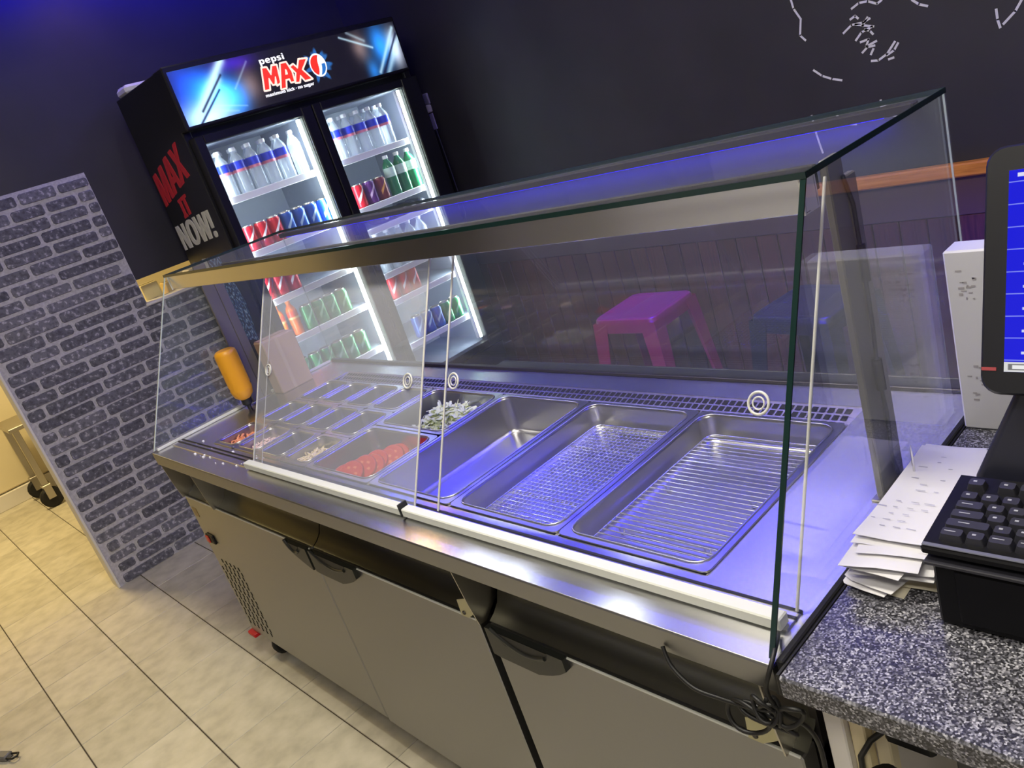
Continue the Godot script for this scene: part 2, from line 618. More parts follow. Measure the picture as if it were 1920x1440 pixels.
func lay_bricks(wall: Node):
	var row := 0
	var y := 0.004
	while y < 1.925:
		var h := 0.062 - 0.013
		var z_end := -1.268 if y > 1.2 else -2.0
		var top := minf(y + h, 1.926)
		if y < 1.2 and y + h > 1.232:
			z_end = -1.268
		var z := -0.545 - rng.randf_range(0.0, 0.03)
		if row % 2:
			z += 0.0
		var first := true
		while z > z_end + 0.03:
			var ln := rng.randf_range(0.12, 0.30)
			if first and row % 2:
				ln = rng.randf_range(0.05, 0.13)
			first = false
			var z1 := maxf(z - ln, z_end)
			if z1 - z_end < 0.04:
				z1 = z_end
			var jo := func() -> float: return rng.randf_range(-0.004, 0.004)
			var a := y + jo.call() as float
			var b := top + jo.call() as float
			var b2 := minf(b, 1.927)
			# an uneven brick: a low frustum with clipped corners
			var ring := func(inset: float, x: float) -> Array:
				var lo_z := z1 + inset
				var hi_z := z - inset
				var lo_y := maxf(a, 0.001) + inset
				var hi_y := b2 - inset
				var r := 0.008
				return [Vector3(x, lo_y, lo_z + r), Vector3(x, lo_y, hi_z - r), Vector3(x, lo_y + r, hi_z), Vector3(x, hi_y - r, hi_z), Vector3(x, hi_y, hi_z - r), Vector3(x, hi_y, lo_z + r), Vector3(x, hi_y - r, lo_z), Vector3(x, lo_y + r, lo_z)]
			var proud := rng.randf_range(0.004, 0.007)
			var r0: Array = ring.call(0.0, WALL_X - 0.002)
			var r1: Array = ring.call(0.003, WALL_X + proud)
			var m := MB.new()
			for k in 8:
				var mid: Vector3 = (r0[k] + r0[(k + 1) % 8]) / 2.0 - Vector3(WALL_X, (a + b2) / 2.0, (z + z1) / 2.0)
				m.poly([r0[k], r0[(k + 1) % 8], r1[(k + 1) % 8], r1[k]], Vector3(0.2, mid.y, mid.z))
			m.poly(r1, Vector3.RIGHT)
			struct("brick", m, M.brick[rng.randi() % 4], wall)
			z = z1 - 0.0135
		y += 0.062
		row += 1


func chalk(parent: Node):
	var V := func(x: float, y: float) -> Vector3: return Vector3(x, y, BACK_Z + 0.0015)
	var strokes := [
		[V.call(-1.556, 1.648), V.call(-1.552, 1.617), V.call(-1.532, 1.575), V.call(-1.545, 1.521), V.call(-1.528, 1.499)],
		[V.call(-1.346, 1.557), V.call(-1.319, 1.568), V.call(-1.289, 1.565), V.call(-1.259, 1.548), V.call(-1.243, 1.555)],
		[V.call(-1.147, 1.527), V.call(-1.128, 1.508), V.call(-1.103, 1.495)],
		[V.call(-0.907, 1.428), V.call(-0.906, 1.397), V.call(-0.901, 1.372)],
		[V.call(-0.837, 1.435), V.call(-0.856, 1.408), V.call(-0.891, 1.380)],
		[V.call(-1.356, 1.524), V.call(-1.338, 1.531), V.call(-1.329, 1.520)],
		[V.call(-1.387, 1.486), V.call(-1.355, 1.505), V.call(-1.316, 1.502), V.call(-1.290, 1.509)],
		[V.call(-1.342, 1.503), V.call(-1.281, 1.480)],
		[V.call(-1.318, 1.492), V.call(-1.297, 1.515)],
		[V.call(-1.348, 1.451), V.call(-1.325, 1.472), V.call(-1.286, 1.481)],
		[V.call(-1.312, 1.478), V.call(-1.296, 1.470), V.call(-1.287, 1.456)],
		[V.call(-1.333, 1.441), V.call(-1.304, 1.444), V.call(-1.316, 1.422), V.call(-1.279, 1.431)],
		[V.call(-1.332, 1.405), V.call(-1.312, 1.419), V.call(-1.287, 1.418)],
		[V.call(-1.304, 1.392), V.call(-1.293, 1.408)],
		[V.call(-1.305, 1.370), V.call(-1.282, 1.366), V.call(-1.250, 1.380), V.call(-1.219, 1.413)],
		[V.call(-1.209, 1.406), V.call(-1.225, 1.386), V.call(-1.251, 1.376)],
		[V.call(-1.247, 1.361), V.call(-1.230, 1.363)],
		[V.call(-1.517, 1.389), V.call(-1.489, 1.362), V.call(-1.455, 1.343), V.call(-1.420, 1.330)],
		[V.call(-1.555, 1.229), V.call(-1.553, 1.199), V.call(-1.549, 1.156), V.call(-1.543, 1.117), V.call(-1.537, 1.083)],
		[V.call(-1.468, 1.225), V.call(-1.455, 1.205), V.call(-1.433, 1.172), V.call(-1.393, 1.165)],
		[V.call(-1.294, 1.231), V.call(-1.296, 1.201), V.call(-1.284, 1.177), V.call(-1.243, 1.166)],
		[V.call(-1.292, 1.211), V.call(-1.270, 1.215), V.call(-1.256, 1.220)],
		[V.call(-1.264, 1.198), V.call(-1.195, 1.183)],
		[V.call(-1.268, 1.197), V.call(-1.276, 1.177)],
	]
	var d := thing("chalk_drawing", "white chalk scribble of loose curved strokes on the dark wall", "drawing", Vector3(-1.3, 1.4, BACK_Z))
	for s in strokes:
		var m := MB.new()
		m.ribbon(s, 0.0075, Vector3.BACK)
		obj("stroke", m, M.chalk, d)


func build_kitchen():
	struct("wall_kitchen", span(Vector3(-7.45, 0, -3.1), Vector3(-7.3, CEIL_Y, 1.7)), M.cream)
	struct("wall_kitchen_side", span(Vector3(-7.4, 0, -3.12), Vector3(-4.39, CEIL_Y, -3.0)), M.cream)
	var c := thing("kitchen_cupboard", "cream kitchen base cupboards with white plinth seen through the doorway", "cupboard", Vector3(-7.0, 0, -0.6))
	obj("body", span(Vector3(-7.28, 0.12, -1.9), Vector3(-6.92, 0.9, 0.5)), M.cream, c)
	obj("plinth", span(Vector3(-7.28, 0, -1.9), Vector3(-6.88, 0.115, 0.5), 0.003), M.white_trim, c)
	obj("worktop", span(Vector3(-7.28, 0.9, -1.9), Vector3(-6.88, 0.93, 0.5), 0.003), M.white_trim, c)
	for k in 4:
		obj("door", span(Vector3(-6.92, 0.13, -1.88 + 0.59 * k), Vector3(-6.902, 0.885, -1.296 + 0.59 * k), 0.003), M.cream, c)
	# a caster of something rolling stands just behind the wall end
	var w := thing("trolley", "black-wheeled grey kitchen trolley mostly hidden behind the brick wall", "trolley", Vector3(-6.33, 0, -0.95))
	for p in [Vector3(-6.33, 0, -0.7), Vector3(-6.33, 0, -1.3), Vector3(-6.75, 0, -0.7), Vector3(-6.75, 0, -1.3)]:
		var m := MB.new()
		m.xf = Transform3D(Basis(Vector3(0, 0, 1), PI / 2), p + Vector3(0, 0.075, 0))
		m.lathe([Vector2(0.06, -0.02), Vector2(0.075, -0.014), Vector2(0.075, 0.014), Vector2(0.06, 0.02)], Vector3.ZERO, 18)
		obj("wheel", m, M.rubber, w)
		var f := MB.new()
		f.box(p + Vector3(0, 0.165, 0), Vector3(0.06, 0.02, 0.06), 0.004)
		f.box(p + Vector3(0.026, 0.12, 0), Vector3(0.006, 0.1, 0.05))
		f.box(p + Vector3(-0.026, 0.12, 0), Vector3(0.006, 0.1, 0.05))
		obj("fork", f, M.steel_small, w)
		obj("leg", span(p + Vector3(-0.02, 0.175, -0.02), p + Vector3(0.02, 0.6, 0.02), 0.003), M.steel_small, w)
	obj("shelf", span(Vector3(-6.79, 0.6, -1.34), Vector3(-6.29, 0.63, -0.66), 0.004), M.steel_small, w)
	# the shelf behind the slot and what stands on it
	var s := thing("slot_shelf", "pale shelf behind the slot above the low brick wall", "shelf", Vector3(-4.62, 0, -1.9))
	obj("board", span(Vector3(-4.85, 1.175, -2.6), Vector3(-4.4, 1.2, -1.2), 0.003), M.cream, s)
	for z in [-1.25, -2.5]:
		obj("bracket", span(Vector3(-4.8, 0.0, z - 0.02), Vector3(-4.76, 1.175, z + 0.02), 0.003), M.cream, s)
	var boxes := [[-4.47, -1.36, 0.09, 0.13, rgb(236, 222, 170), "pale yellow"], [-4.5, -1.50, 0.1, 0.10, rgb(214, 186, 120), "straw-coloured"], [-4.48, -1.63, 0.09, 0.12, rgb(240, 232, 205), "cream"], [-4.47, -1.76, 0.1, 0.11, rgb(200, 168, 112), "tan"]]
	var where := ["nearest the tall brick panel", "second from the tall brick panel", "third along the slot", "beside the drinks fridge"]
	for k in 4:
		var b: Array = boxes[k]
		var o := thing("food_carton", "small %s carton on the shelf behind the slot, %s" % [b[5], where[k]], "carton", Vector3(b[0], 1.2, b[1]), "cartons behind the slot")
		obj("carton", span(Vector3(b[0] - 0.05, 1.2, b[1] - b[2] / 2), Vector3(b[0] + 0.05, 1.2 + b[3], b[1] + b[2] / 2), 0.004), mat(b[4], 0.7), o)
		obj("flap", span(Vector3(b[0] - 0.045, 1.2 + b[3], b[1] - b[2] / 2 + 0.004), Vector3(b[0] + 0.002, 1.2035 + b[3], b[1] + b[2] / 2 - 0.004)), mat((b[4] as Color).darkened(0.12), 0.7), o)
		obj("sticker", span(Vector3(b[0] + 0.049, 1.22, b[1] - 0.015), Vector3(b[0] + 0.0515, 1.25, b[1] + 0.015)), mat([rgb(90, 40, 110), rgb(240, 240, 230), rgb(180, 60, 50), rgb(235, 225, 190)][k], 0.6), o)
	var cl := thing("floor_clip", "small grey plastic clip lying on the floor tiles", "clip", Vector3(-3.37, 0, 0.17))
	var b := MB.new()
	b.xf = Transform3D(Basis(Vector3.UP, 0.5), Vector3(-3.37, 0, 0.17))
	b.box(Vector3(-0.02, 0.012, 0), Vector3(0.06, 0.022, 0.035), 0.004)
	obj("body", b, mat(rgb(110, 108, 108), 0.5), cl)
	var b2 := MB.new()
	b2.xf = b.xf
	b2.tube([Vector3(0.01, 0.012, -0.012), Vector3(0.045, 0.014, -0.014), Vector3(0.055, 0.014, 0.0), Vector3(0.045, 0.014, 0.014), Vector3(0.01, 0.012, 0.012)], 0.004, 6)
	obj("loop", b2, M.black, cl)


# ---------------------------------------------------------------- the drinks fridge

const FX := -3.5           # front of the doors
const FZ0 := -1.497        # side with the lettering
const FZ1 := -2.79


func build_fridge():
	var f := thing("drinks_fridge", "tall black two-door glass fridge full of drinks with a lit advertising header", "fridge", Vector3(-3.81, 0, (FZ0 + FZ1) / 2))
	var bx := -4.12
	var shell := MB.new()
	var xi := FX - 0.06
	shell.box(Vector3((bx + xi) / 2, 1.09, FZ0 - 0.02), Vector3(xi - bx, 2.18, 0.04), 0.004)
	shell.box(Vector3((bx + xi) / 2, 1.09, FZ1 + 0.02), Vector3(xi - bx, 2.18, 0.04), 0.004)
	shell.box(Vector3(bx + 0.02, 1.09, (FZ0 + FZ1) / 2), Vector3(0.04, 2.18, FZ0 - FZ1 - 0.08))
	shell.box(Vector3((bx + xi) / 2, 2.02, (FZ0 + FZ1) / 2), Vector3(xi - bx - 0.04, 0.31, FZ0 - FZ1 - 0.08))
	shell.box(Vector3((bx + xi) / 2, 0.21, (FZ0 + FZ1) / 2), Vector3(xi - bx - 0.04, 0.38, FZ0 - FZ1 - 0.08))
	obj("cabinet", shell, M.fridge_black, f)
	var liner := MB.new()
	liner.box(Vector3(-4.07, 1.13, (FZ0 + FZ1) / 2), Vector3(0.02, 1.46, FZ0 - FZ1 - 0.09))
	liner.box(Vector3((bx + xi) / 2, 1.13, FZ0 - 0.046), Vector3(xi - bx - 0.1, 1.46, 0.01))
	liner.box(Vector3((bx + xi) / 2, 1.13, FZ1 + 0.046), Vector3(xi - bx - 0.1, 1.46, 0.01))
	liner.box(Vector3((bx + xi) / 2, 1.13, -2.115), Vector3(xi - bx - 0.1, 1.46, 0.03))
	liner.box(Vector3((bx + xi) / 2, 1.858, (FZ0 + FZ1) / 2), Vector3(xi - bx - 0.1, 0.012, FZ0 - FZ1 - 0.1))
	liner.box(Vector3((bx + xi) / 2, 0.406, (FZ0 + FZ1) / 2), Vector3(xi - bx - 0.1, 0.012, FZ0 - FZ1 - 0.1))
	obj("liner", liner, M.fridge_in, f)
	var vent := MB.new()
	vent.box(Vector3(xi + 0.02, 0.2, (FZ0 + FZ1) / 2), Vector3(0.04, 0.36, FZ0 - FZ1 - 0.02), 0.004)
	obj("lower_panel", vent, M.fridge_black, f)
	for k in 5:
		obj("louvre", span(Vector3(xi + 0.038, 0.08 + 0.05 * k, FZ1 + 0.15), Vector3(xi + 0.046, 0.095 + 0.05 * k, FZ0 - 0.15), 0.002), M.black, f)
	# doors: black frame, pane, lamp tube in the jamb
	for d in [[-1.512, -2.118, -1.556, -2.058, "left"], [-2.122, -2.775, -2.168, -2.672, "right"]]:
		var fr := MB.new()
		var cx := FX - 0.03
		fr.box(Vector3(cx, 1.14, (d[0] + d[2]) / 2), Vector3(0.06, 1.50, absf(d[0] - d[2])), 0.004)
		fr.box(Vector3(cx, 1.14, (d[1] + d[3]) / 2), Vector3(0.06, 1.50, absf(d[1] - d[3])), 0.004)
		fr.box(Vector3(cx, 1.871, (d[2] + d[3]) / 2), Vector3(0.06, 0.038, absf(d[2] - d[3])), 0.003)
		fr.box(Vector3(cx, 0.41, (d[2] + d[3]) / 2), Vector3(0.06, 0.04, absf(d[2] - d[3])), 0.003)
		var door := obj("door", fr, M.fridge_black, f)
		obj("pane", span(Vector3(FX - 0.02, 0.43, d[3]), Vector3(FX - 0.014, 1.852, d[2])), M.glass_fridge, door)
		obj("pull", span(Vector3(FX - 0.002, 1.05, d[0] - 0.03 if d[4] == "right" else d[1] + 0.01), Vector3(FX + 0.02, 1.25, d[0] - 0.012 if d[4] == "right" else d[1] + 0.03), 0.004), M.black, door)
		obj("lamp_tube", span(Vector3(FX - 0.062, 0.45, d[3] + 0.001), Vector3(FX - 0.040, 1.845, d[3] + 0.016), 0.003), M.led_white, f)
		if d[4] == "right":
			obj("jamb_strip", span(Vector3(FX - 0.062, 0.45, d[3] + 0.022), Vector3(FX - 0.040, 1.845, d[3] + 0.034), 0.003), M.shelf_white, f)
		area("fridge_tube_light", Vector3(FX - 0.068, 1.15, d[3] + 0.02), Vector3(-0.85, 0, 0.75), Vector2(0.02, 1.35), Color(0.9, 0.97, 1.0), 0.7)
		area("fridge_tube_light", Vector3(FX - 0.068, 1.15, d[2] - 0.012), Vector3(-0.85, 0, -0.75), Vector2(0.02, 1.35), Color(0.9, 0.97, 1.0), 0.4)
	# shelves
	var levels := {"left": [1.603, 1.347, 1.11, 0.905, 0.672], "right": [1.603, 1.350, 1.238, 1.0, 0.853, 0.60]}
	for side in levels:
		var z0 := -1.556 if side == "left" else -2.14
		var z1 := -2.09 if side == "left" else -2.735
		for y in levels[side]:
			var sh := obj("shelf", span(Vector3(-4.05, y - 0.014, z1), Vector3(-3.575, y, z0), 0.002), M.shelf_grey, f)
			obj("price_rail", span(Vector3(-3.578, y - 0.026, z1), Vector3(-3.568, y + 0.006, z0), 0.002), M.shelf_white, sh)
	# header: lit sign box
	var sx := FX + 0.005
	obj("sign_box", span(Vector3(FX - 0.1, 1.92, -2.75), Vector3(sx - 0.002, 2.185, FZ0), 0.006), M.fridge_black, f)
	var sg := MB.new()
	sg.poly([Vector3(sx, 1.934, -1.513), Vector3(sx, 1.934, -2.735), Vector3(sx, 2.16, -2.735), Vector3(sx, 2.16, -1.513)], Vector3.RIGHT)
	sg.u = PackedVector2Array([Vector2(0, 1), Vector2(1, 1), Vector2(1, 0), Vector2(0, 0)])
	var sm := mat(Color(0.2, 0.2, 0.2), 0.25)
	sm.emission_enabled = true
	sm.emission = Color(0, 0, 0)
	sm.emission_texture = ImageTexture.create_from_image(sign_print())
	sm.emission_energy_multiplier = 1.35
	var sign_face := obj("sign_face", sg, sm, f)
	var rt := Vector3(0, 0, -1)
	var white := glow(Color(1, 1, 1), 0.85)
	var at := func(u: float, v: float) -> Vector3: return Vector3(sx + 0.0015, 2.16 - 0.226 * v, -1.513 - 1.222 * u)
	for t in [["pepsi", 0.402, 0.195, 0.128, 0.036], ["maximum kick · no sugar", 0.431, 0.828, 0.262, 0.019]]:
		lettering(t[0], at.call(t[1], t[2]), rt, Vector3.UP, t[3], t[4], 0.002, white, sign_face, "sign_lettering")
	# lettering and picture on the side towards the staff
	var zs := FZ0 + 0.0015
	var red := mat(rgb(200, 40, 52), 0.5)
	var wht := mat(rgb(214, 214, 206), 0.5)
	lettering("MAX", Vector3(-3.875, 1.785, zs), Vector3(0.975, 0.22, 0).normalized(), Vector3.UP, 0.43, 0.155, 0.002, red, f)
	lettering("IT", Vector3(-3.865, 1.636, zs), Vector3(0.985, 0.16, 0).normalized(), Vector3.UP, 0.11, 0.088, 0.002, red, f)
	lettering("NOW!", Vector3(-3.867, 1.514, zs), Vector3(0.993, 0.075, 0).normalized(), Vector3.UP, 0.45, 0.128, 0.002, wht, f)
	for dx in [-0.006, 0.006]:
		lettering("MAX", Vector3(-3.875 + dx, 1.785, zs - 0.0004), Vector3(0.975, 0.22, 0).normalized(), Vector3.UP, 0.43, 0.155, 0.002, red, f)
		lettering("IT", Vector3(-3.865 + dx, 1.636, zs - 0.0004), Vector3(0.985, 0.16, 0).normalized(), Vector3.UP, 0.11, 0.088, 0.002, red, f)
		lettering("NOW!", Vector3(-3.867 + dx, 1.514, zs - 0.0004), Vector3(0.993, 0.075, 0).normalized(), Vector3.UP, 0.45, 0.128, 0.002, wht, f)
	side_picture(f, zs)
	var top := thing("white_packet", "white folded packet lying on top of the fridge's back corner", "packet", Vector3(-4.06, 2.185, -1.56))
	obj("packet", span(Vector3(-4.11, 2.181, -1.66), Vector3(-3.98, 2.222, -1.508), 0.012), M.white, top)
	obj("flap", span(Vector3(-4.10, 2.222, -1.64), Vector3(-4.05, 2.2245, -1.52)), M.paper, top)
	fill_fridge(levels)


# printed picture low on the fridge side: grey band, blue splash, dark red patch
func side_picture(f: Node3D, zs: float):
	var pic := MB.new()
	pic.slab(PackedVector2Array([Vector2(-4.1, 1.02), Vector2(-3.98, 1.02), Vector2(-3.96, 1.37), Vector2(-4.08, 1.37)]), 2, zs - 0.002, zs + 0.0006)
	obj("printed_picture", pic, mat(rgb(120, 120, 122), 0.5), f)
	var p2 := MB.new()
	p2.slab(PackedVector2Array([Vector2(-3.82, 0.95), Vector2(-3.70, 0.95), Vector2(-3.66, 1.15), Vector2(-3.74, 1.38), Vector2(-3.88, 1.38), Vector2(-3.84, 1.18)]), 2, zs - 0.002, zs + 0.0006)
	var blue := triplanar(mat(Color(1, 1, 1), 0.5), noise(61, 0.05, 256, [[0.3, rgb(24, 40, 78)], [0.6, rgb(60, 104, 158)], [0.75, rgb(170, 195, 215)]]), Vector3(3, 3, 3))
	obj("printed_picture", p2, blue, f)
	var p3 := MB.new()
	p3.slab(PackedVector2Array([Vector2(-3.97, 0.88), Vector2(-3.86, 0.88), Vector2(-3.85, 1.1), Vector2(-3.95, 1.2)]), 2, zs - 0.002, zs + 0.0006)
	obj("printed_picture", p3, mat(rgb(112, 30, 44), 0.5), f)
	var p4 := MB.new()
	p4.slab(PackedVector2Array([Vector2(-3.955, 1.22), Vector2(-3.90, 1.2), Vector2(-3.90, 1.38), Vector2(-3.945, 1.38)]), 2, zs - 0.002, zs + 0.0006)
	obj("printed_picture", p4, mat(rgb(196, 198, 194), 0.5), f)


static func inside(p: Vector2, poly: PackedVector2Array) -> bool:
	return Geometry2D.is_point_in_polygon(p, poly)


static func edge_distance(p: Vector2, poly: PackedVector2Array) -> float:
	var best := 1e9
	for i in poly.size():
		best = minf(best, p.distance_to(Geometry2D.get_closest_point_to_segment(p, poly[i], poly[(i + 1) % poly.size()])))
	return best


# the print on the lit header
func sign_print() -> Image:
	var W := 1088
	var H := 200
	var im := Image.create(W, H, false, Image.FORMAT_RGB8)
	var asp := 1.222 / 0.226
	var pm := PackedVector2Array([Vector2(0.350, 0.30), Vector2(0.370, 0.31), Vector2(0.377, 0.46), Vector2(0.393, 0.30), Vector2(0.414, 0.31), Vector2(0.403, 0.65), Vector2(0.385, 0.68), Vector2(0.391, 0.52), Vector2(0.379, 0.65), Vector2(0.369, 0.65), Vector2(0.363, 0.52), Vector2(0.350, 0.725), Vector2(0.328, 0.721)])
	var pa := PackedVector2Array([Vector2(0.430, 0.30), Vector2(0.456, 0.30), Vector2(0.466, 0.50), Vector2(0.462, 0.69), Vector2(0.446, 0.69), Vector2(0.444, 0.62), Vector2(0.429, 0.62), Vector2(0.418, 0.77), Vector2(0.396, 0.77), Vector2(0.410, 0.58)])
	var px := PackedVector2Array([Vector2(0.464, 0.40), Vector2(0.482, 0.37), Vector2(0.494, 0.46), Vector2(0.512, 0.305), Vector2(0.548, 0.32), Vector2(0.512, 0.51), Vector2(0.540, 0.725), Vector2(0.507, 0.73), Vector2(0.495, 0.61), Vector2(0.482, 0.73), Vector2(0.464, 0.72), Vector2(0.480, 0.54)])
	var ph := PackedVector2Array([Vector2(0.441, 0.42), Vector2(0.447, 0.44), Vector2(0.446, 0.53), Vector2(0.434, 0.53)])
	var letters := [pm, pa, px]
	var scaled := []
	for l in letters:
		var o := PackedVector2Array()
		for p in l:
			o.append(Vector2(p.x * asp, p.y))
		scaled.append(o)
	var hole := PackedVector2Array()
	for p in ph:
		hole.append(Vector2(p.x * asp, p.y))
	var f := FastNoiseLite.new()
	f.seed = 9
	f.frequency = 0.02
	var bc := Vector2(0.586 * asp, 0.50)
	for y in H:
		for x in W:
			var u := (x + 0.5) / W
			var v := (y + 0.5) / H
			var p := Vector2(u * asp, v)
			var c := Vector3(0.02, 0.015, 0.05)
			var left := u < 0.36
			var far := u > 0.66
			# soft glows
			c += Vector3(0.05, 0.40, 1.0) * exp(-pow((u - 0.095) / 0.065, 2.0) - pow((v - 0.42) / 0.42, 2.0))
			c += Vector3(0.40, 0.85, 1.0) * exp(-pow((u - 0.15) / 0.055, 2.0) - pow((v - 0.55) / 0.3, 2.0))
			c += Vector3(0.80, 0.90, 0.95) * exp(-pow((u - 0.08) / 0.11, 2.0) - pow((v - 0.95) / 0.32, 2.0))
			c += Vector3(0.04, 0.42, 0.95) * exp(-pow((u - 0.215) / 0.045, 2.0) - pow((v - 0.7) / 0.35, 2.0))
			c += Vector3(0.42, 0.34, 0.30) * exp(-pow((u - 0.28) / 0.05, 2.0) - pow((v - 0.55) / 0.33, 2.0))
			c += Vector3(0.16, 0.04, 0.55) * exp(-pow((u - 0.25) / 0.09, 2.0) - pow((v - 0.08) / 0.16, 2.0))
			c += Vector3(0.14, 0.58, 1.0) * exp(-pow((u - 0.90) / 0.045, 2.0) - pow((v - 0.42) / 0.45, 2.0))
			c += Vector3(0.85, 0.9, 0.94) * exp(-pow((u - 0.97) / 0.035, 2.0) - pow((v - 0.55) / 0.4, 2.0))
			c += Vector3(0.45, 0.38, 0.34) * exp(-pow((u - 0.80) / 0.04, 2.0) - pow((v - 0.35) / 0.3, 2.0))
			c += Vector3(0.12, 0.50, 0.85) * 0.8 * exp(-pow((u - 0.83) / 0.03, 2.0) - pow((v - 0.9) / 0.25, 2.0))
			c += Vector3(0.06, 0.16, 0.50) * exp(-pow((u - 0.02) / 0.06, 2.0))
			# slanting streaks
			for s in [[0.205, 0.0, 0.045, 0.88, 0.017, 1.0], [0.17, 0.32, 0.03, 1.05, 0.013, 0.7], [0.30, 0.12, 0.22, 0.55, 0.004, 0.35], [0.985, 0.12, 0.86, 0.95, 0.008, 0.7], [1.0, 0.35, 0.9, 1.0, 0.012, 0.6], [0.72, 0.08, 0.86, 0.42, 0.005, 0.7], [0.76, 0.02, 0.83, 0.25, 0.006, 0.45], [0.06, 0.78, 0.2, 0.95, 0.004, 0.3], [0.08, 0.7, 0.24, 0.9, 0.003, 0.3]]:
				var q := Geometry2D.get_closest_point_to_segment(p, Vector2(s[0] * asp, s[1]), Vector2(s[2] * asp, s[3]))
				var d: float = p.distance_to(q) / (s[4] * asp)
				c = c.lerp(Vector3(0.78, 0.93, 1.0), clampf(exp(-d * d) * s[5], 0, 1))
			for s in [[0.185, 0.25, 0.07, 0.80, 0.004], [0.16, 0.5, 0.05, 1.0, 0.004], [0.995, 0.25, 0.875, 1.0, 0.005]]:
				var q := Geometry2D.get_closest_point_to_segment(p, Vector2(s[0] * asp, s[1]), Vector2(s[2] * asp, s[3]))
				var d: float = p.distance_to(q) / (s[4] * asp)
				c = c.lerp(Vector3(0.05, 0.08, 0.2), clampf(exp(-d * d) * 0.8, 0, 1))
			# splash behind the ball
			var sd := p.distance_to(bc + Vector2(0.02, 0.0))
			var ang := atan2(p.y - bc.y, p.x - bc.x)
			var reach := 0.30 + 0.06 * sin(ang * 7.0) + 0.04 * sin(ang * 13.0 + 1.0)
			if sd < reach:
				c = c.lerp(Vector3(0.15, 0.42, 0.72), clampf((reach - sd) * 12.0, 0, 0.85))
			# ball: upright oval, red over white over blue
			var e := Vector2((p.x - bc.x) / 0.20, (p.y - bc.y) / 0.235)
			var el := e.length()
			if el < 1.0:
				var w := e.y * 0.55 + e.x * 0.95
				var cc := Vector3(0.95, 0.95, 0.97)
				if el < 0.86:
					if w < 0.02 + 0.18 * sin(e.y * 2.5):
						cc = Vector3(0.93, 0.16, 0.10)
					elif w > 0.42 + 0.1 * sin(e.y * 3.0) and e.y > -0.05:
						cc = Vector3(0.12, 0.40, 0.70)
				c = cc
			# letters: red with a pale outline
			if u > 0.315 and u < 0.56 and v > 0.26 and v < 0.81:
				for l in scaled:
					var ed := edge_distance(p, l)
					var ins := inside(p, l)
					if ins and ed > 0.012:
						c = Vector3(0.93, 0.17, 0.12)
					elif ed < 0.026 and not (ins and ed > 0.012):
						if c.x < 0.9 or c.y > 0.3:
							c = Vector3(0.97, 0.85, 0.80)
				if inside(p, hole):
					c = Vector3(0.97, 0.85, 0.80)
			c += Vector3.ONE * f.get_noise_2d(x, y) * 0.015
			im.set_pixel(x, y, Color(clampf(c.x, 0, 1), clampf(c.y, 0, 1), clampf(c.z, 0, 1)))
	return im


# ---------------------------------------------------------------- what stands in the fridge

const ORD := ["first", "second", "third", "fourth", "fifth", "sixth", "seventh", "eighth", "ninth"]


func make_bottle(called: String, label: String, group: String, body: Material, cap: Material, band: Material, band2: Material) -> Node3D:
	var o := thing(called, label, "bottle", Vector3.ZERO, group)
	o.set_meta("stem", called)
	var b := MB.new()
	b.lathe([Vector2(0.026, 0.0), Vector2(0.031, 0.006), Vector2(0.0315, 0.05), Vector2(0.030, 0.06), Vector2(0.0315, 0.07), Vector2(0.0315, 0.148), Vector2(0.026, 0.165), Vector2(0.015, 0.182), Vector2(0.0125, 0.19), Vector2(0.0125, 0.195)], Vector3.ZERO, 14)
	obj("bottle_body", b, body, o, true)
	var c := MB.new()
	c.lathe([Vector2(0.0145, 0.193), Vector2(0.015, 0.195), Vector2(0.015, 0.208), Vector2(0.013, 0.21)], Vector3.ZERO, 12)
	obj("cap", c, cap, o, true)
	var l := MB.new()
	l.lathe([Vector2(0.0322, 0.112), Vector2(0.0322, 0.147)], Vector3.ZERO, 14, false)
	obj("label_band", l, band, o, true)
	var l2 := MB.new()
	l2.lathe([Vector2(0.0321, 0.099), Vector2(0.0321, 0.1115)], Vector3.ZERO, 14, false)
	obj("label_band", l2, band2, o, true)
	return o


func make_can(called: String, label: String, group: String, body: Material, flash: Material) -> Node3D:
	var o := thing(called, label, "can", Vector3.ZERO, group)
	o.set_meta("stem", called)
	var b := MB.new()
	b.lathe([Vector2(0.024, 0.0), Vector2(0.0325, 0.008), Vector2(0.033, 0.012), Vector2(0.033, 0.106), Vector2(0.0265, 0.118)], Vector3.ZERO, 16, true)
	obj("can_body", b, body, o, true)
	var r := MB.new()
	r.lathe([Vector2(0.0268, 0.117), Vector2(0.027, 0.122), Vector2(0.025, 0.122), Vector2(0.0245, 0.1195)], Vector3.ZERO, 16, true)
	obj("lid", r, M.steel_small, o, true)
	# a lighter printed flash wrapping half the can
	var fl := MB.new()
	var ring := []
	var low := []
	var high := []
	for k in 7:
		var w := -0.75 + 0.25 * k
		low.append(Vector3(cos(w) * 0.0334, 0.03 + 0.012 * k, -sin(w) * 0.0334))
		high.append(Vector3(cos(w) * 0.0334, 0.052 + 0.010 * k, -sin(w) * 0.0334))
	fl.loft([low, high], false, true)
	obj("print", fl, flash, o, true)
	return o


func row(proto: Node3D, spots: Array, phrase: String, where: String, group: String, first: bool):
	for i in spots.size():
		var lab := "%s, %s %s" % [phrase, ORD[i], where]
		if i == 0 and first:
			proto.position = spots[i]
			proto.set_meta("label", lab)
			proto.set_meta("group", group)
		else:
			copy_of(proto, spots[i], lab, group)


func spots(x: float, y: float, z: float, step: float, count: int) -> Array:
	var out := []
	for i in count:
		out.append(Vector3(x, y + 0.0006, z - step * i))
	return out


